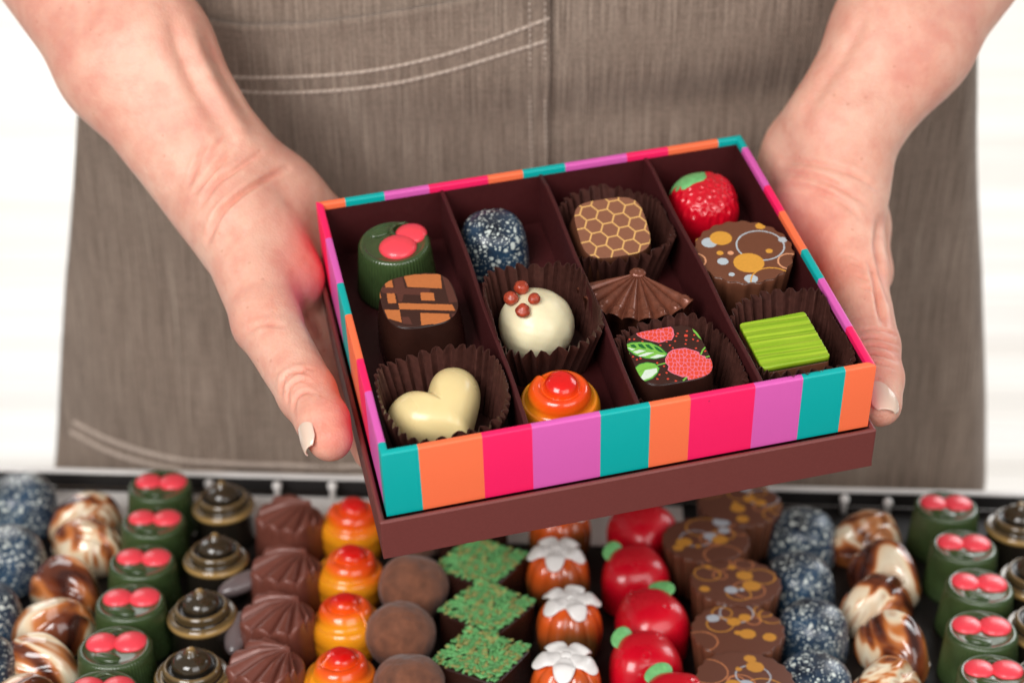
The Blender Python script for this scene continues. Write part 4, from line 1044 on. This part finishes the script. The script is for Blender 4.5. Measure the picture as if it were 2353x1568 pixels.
# trousers and shirt behind the apron
f3 = Field((-26, 84, -92), (26, 114, 62), 1.0)
for (a, b, ra, rb, k) in [((-9, 99, -88), (-9, 99, -8), 7, 9.5, 2), ((9, 99, -88), (9, 99, -8), 7, 9.5, 2), ((-8, 99, -8), (-9, 98.5, 50), 10.8, 11.6, 5), ((8, 99, -8), (9, 98.5, 50), 10.8, 11.6, 5), ((-16, 98, 56), (16, 98, 56), 6.5, 6.5, 4)]: f3.cone(a, b, ra, rb, k)
Vt, Ft = f3.mesh(); Vt = relax(Vt, Ft, 2); Nt = normals(Vt, Ft)
if np.sum(Nt * (Vt - Vt.mean(0))) < 0: Ft = Ft[:, ::-1]
mk('clothes', Vt - PB, Ft, M['trouser'], person)

# nails
def nail(c, axis, nrm, r, L, wid, tipcurl=.15):
    axis = np.array(axis, float); axis /= np.linalg.norm(axis); nrm = np.array(nrm, float); nrm -= axis * (nrm @ axis); nrm /= np.linalg.norm(nrm); t = np.cross(axis, nrm)
    nu, nv = 24, 28; V = []
    for j in range(nv):
        q = j / (nv - 1) * 2 - 1                          # -1 cuticle .. 1 tip
        wq = wid * (1 - max(0, abs(q) - .55) ** 2 * 2.0)
        for i in range(nu):
            p = (i / (nu - 1) * 2 - 1) * wq / r
            rr = r * (1 - .10 * max(q, 0) ** 2 - .06 * max(-q - .5, 0)) - .10 * abs(i / (nu - 1) * 2 - 1) ** 3
            V.append(c + axis * (q * L / 2) + rr * (nrm * math.cos(p) + t * math.sin(p)))
    F = [[j * nu + i, j * nu + i + 1, (j + 1) * nu + i + 1, (j + 1) * nu + i] for j in range(nv - 1) for i in range(nu - 1)]
    o = mk('thumbnail', cam2world(np.array(V)) - PB, F, M['nail'], person)
    md = o.modifiers.new('t', 'SOLIDIFY'); md.thickness = .06 * S; md.offset = 0
    return o
nail(at(748, 992, 69.1), at(754, 1046, 68.3) - at(736, 948, 69.7), (-.84, -.05, .54), 1.03, 2.0, .68)
nail(at(2013, 934, 71.2), at(2020, 960, 70.8) - at(2010, 880, 71.9), (.24, .10, .95), .99, 1.55, .74)

# ------------------------------------------------------------------ apron
def apron_y(x, z):
    xc = x - .8
    y = 84.4 + .0095 * xc * xc - 4.2 / (1 + np.exp(-(z - 20) / 2.6))
    y = y + .6 * np.sin(x * .42 + .05 * z) * np.clip((22 - z) / 16, .1, 1) + .22 * np.sin(x * .9 - z * .1 + 1) * np.clip((18 - z) / 20, .1, 1)
    y = y + .9 * np.exp(-((z - 21.5 - .05 * x) / 1.6) ** 2) * np.exp(-((x - 10) / 11) ** 2) + .25 * np.sin(z * .5 + x * .15) * .5
    return y
def ap(px, py, lift=0.0):
    r = RC @ np.array([(px - 1176) / FPX, (784 - py) / FPX, -1.0]); t = 84.0
    for _ in range(12):
        p = CAMP + r * t; t += (apron_y(p[0], p[2]) - lift - p[1]) / r[1]
    return CAMP + r * t
apron = link('apron', None, M=Matrix.Translation(Vector((0, 84, -40)) * S)); apron.parent = None
AB = np.array([0, 84, -40.])
eL = [ap(178, 240), ap(150, 640), ap(125, 1080)]; eR = [ap(2250, 80), ap(2258, 640), ap(2266, 1115)]
def edge(E, z): zz = [e[2] for e in E][::-1]; xx = [e[0] for e in E][::-1]; return np.interp(z, zz, xx)
def sheet(zs, xl, xr, nx, lift=0.0, rnd=.6):
    V = []
    for z in zs:
        a, b = xl(z), xr(z)
        for i in range(nx):
            x = a + (b - a) * i / (nx - 1); y = apron_y(x, z) - lift
            e = min(x - a, b - x); y += rnd * max(0, 1 - e / 1.2) ** 2
            V.append((x, y, z))
    F = [[j * nx + i, j * nx + i + 1, (j + 1) * nx + i + 1, (j + 1) * nx + i] for j in range(len(zs) - 1) for i in range(nx - 1)]
    return np.array(V), F
V, F = sheet(np.linspace(-38, 52, 181), lambda z: edge(eL, z), lambda z: edge(eR, z), 150)
a = mk('apron_panel', V - AB, F, M['linen'], apron); md = a.modifiers.new('t', 'SOLIDIFY'); md.thickness = .12 * S; md.offset = 1
# pocket panel: bounded above by a curved edge and on the right by the seam
topc = [(-1, 30), (300, 12), (455, 33), (560, 50), (700, 46), (850, 28), (1000, 4), (1130, -22), (1262, -52)]
tc = np.array([ap(x, y) for x, y in topc]); xr_ = ap(1262, 200)[0]
nx, nz = 110, 130; V = []
for j in range(nz):
    q = j / (nz - 1)
    x_l = edge(eL, -14 + 40 * q) + .12
    for i in range(nx):
        x = x_l + (xr_ - x_l) * i / (nx - 1); zt = np.interp(x, tc[:, 0], tc[:, 2]); z = -14 + (zt + 14) * q
        sag = .22 * max(0, 1 - (zt - z) / 1.5) ** 2
        V.append((x, apron_y(x, z) - .24 - sag, z))
F = [[j * nx + i, j * nx + i + 1, (j + 1) * nx + i + 1, (j + 1) * nx + i] for j in range(nz - 1) for i in range(nx - 1)]
a = mk('pocket_panel', np.array(V) - AB, F, M['linen'], apron); md = a.modifiers.new('t', 'SOLIDIFY'); md.thickness = .16 * S; md.offset = 1
# stitching, each line a row of short thread stitches
def stitches(pts, lift, step=.36, rad=.085, name='stitching', tw=.35, fill=1.08):
    P = interp3([ap(x, y, lift) for x, y in pts], 400); d = np.r_[0, np.cumsum(np.linalg.norm(np.diff(P, axis=0), axis=1))]; out = []
    s = 0
    while s + step < d[-1]:
        a = np.array([np.interp(s, d, P[:, k]) for k in range(3)]); b = np.array([np.interp(s + step * fill, d, P[:, k]) for k in range(3)])
        dz = np.array([0, 0, .02]) * tw; m = (a + b) / 2 - [0, .035, 0]
        out.append(tube([a - dz + [0, .02, 0], m - dz * .2, b + dz + [0, .02, 0]], [rad * .7, rad, rad * .7], 6)); s += step
    V, F = join(out); return mk(name, V - AB, F, M['thread'], apron)
stitches([(500, 172), (560, 178), (700, 176), (850, 163), (1000, 132), (1130, 92), (1262, 42)], .42)
stitches([(530, 208), (620, 213), (760, 209), (900, 193), (1030, 163), (1150, 127), (1262, 92)], .42)
stitches([(1216, -40), (1217, 100), (1218, 250), (1222, 420), (1228, 560)], .50, .30, .06, fill=.62)
stitches([(1252, -40), (1252, 100), (1252, 250), (1256, 420), (1262, 560)], .50, .30, .06, fill=.62)
stitches([(170, 968), (260, 1012), (370, 1046), (500, 1062), (660, 1068), (850, 1070)], .46, .36, .16)
stitches([(163, 990), (253, 1036), (362, 1068), (500, 1084), (660, 1090), (850, 1092)], .46, .36, .16)
apron.parent = None
tag(apron, 'taupe linen apron with stitched pocket panel worn behind the gift box', 'apron')

# ------------------------------------------------------------------ room
V, F = [], []
for k in range(70):
    y0 = -60 + k * 12; V_, F_ = box(-600, 600, y0, y0 + 11.5, -93, -92); V.append((V_, F_))
Vf, Ff = join(V); tag(mk('floor', Vf, Ff, M['plank'], smooth=False), kind='structure')
V, F = box(-620, 620, -70, 800, -95, -93.2); tag(mk('subfloor', V, F, M['wall'], smooth=False), kind='structure')
V, F = box(-620, 620, 781, 790, -93, 260); tag(mk('wall', V, F, M['wall'], smooth=False), 'plain white wall far behind the person', 'wall', kind='structure')

# ------------------------------------------------------------------ lights
def area(name, loc, target, size, power, col=(1, 1, 1), sy=None):
    l = bpy.data.lights.new(name, 'AREA'); l.energy = power; l.color = col; l.size = size * S
    if sy: l.shape = 'RECTANGLE'; l.size_y = sy * S
    o = bpy.data.objects.new(name, l); COL.objects.link(o); o.location = Vector(loc) * S
    o.rotation_euler = (Vector(target) - Vector(loc)).to_track_quat('-Z', 'Y').to_euler(); return o
area('key_light', (-62, -52, 100), (3, 70, 22), 80, 23.5, (1, .985, .97))
area('fill_light', (70, -55, 75), (3, 70, 22), 100, 9, (1, .99, .98))
area('window_light', (150, 200, 120), (10, 80, 5), 150, 20, (.95, .98, 1), 110)
area('background_light', (0, 480, 230), (0, 480, -92), 600, 225, (1, 1, 1), 420)

w = bpy.data.worlds.new('World'); sc.world = w; w.use_nodes = True
w.node_tree.nodes['Background'].inputs[0].default_value = (1, .98, .96, 1); w.node_tree.nodes['Background'].inputs[1].default_value = .22

cd = bpy.data.cameras.new('camera'); cam = bpy.data.objects.new('camera', cd); COL.objects.link(cam)
cam.location = Vector(CAMP) * S; cam.rotation_euler = (PI / 2 - PITCH, 0, 0)
cd.sensor_width = 36; cd.lens = FPX / 2352 * 36; cd.clip_start = .01; cd.clip_end = 50
cd.dof.use_dof = True; cd.dof.focus_distance = .695; cd.dof.aperture_fstop = 6.2
sc.camera = cam
sc.view_settings.view_transform = 'Standard'; sc.view_settings.look = 'None'; sc.view_settings.exposure = .05; sc.view_settings.gamma = 1
sc.cycles.use_denoising = True
sc.cycles.max_bounces = 8; sc.cycles.diffuse_bounces = 4; sc.cycles.glossy_bounces = 3
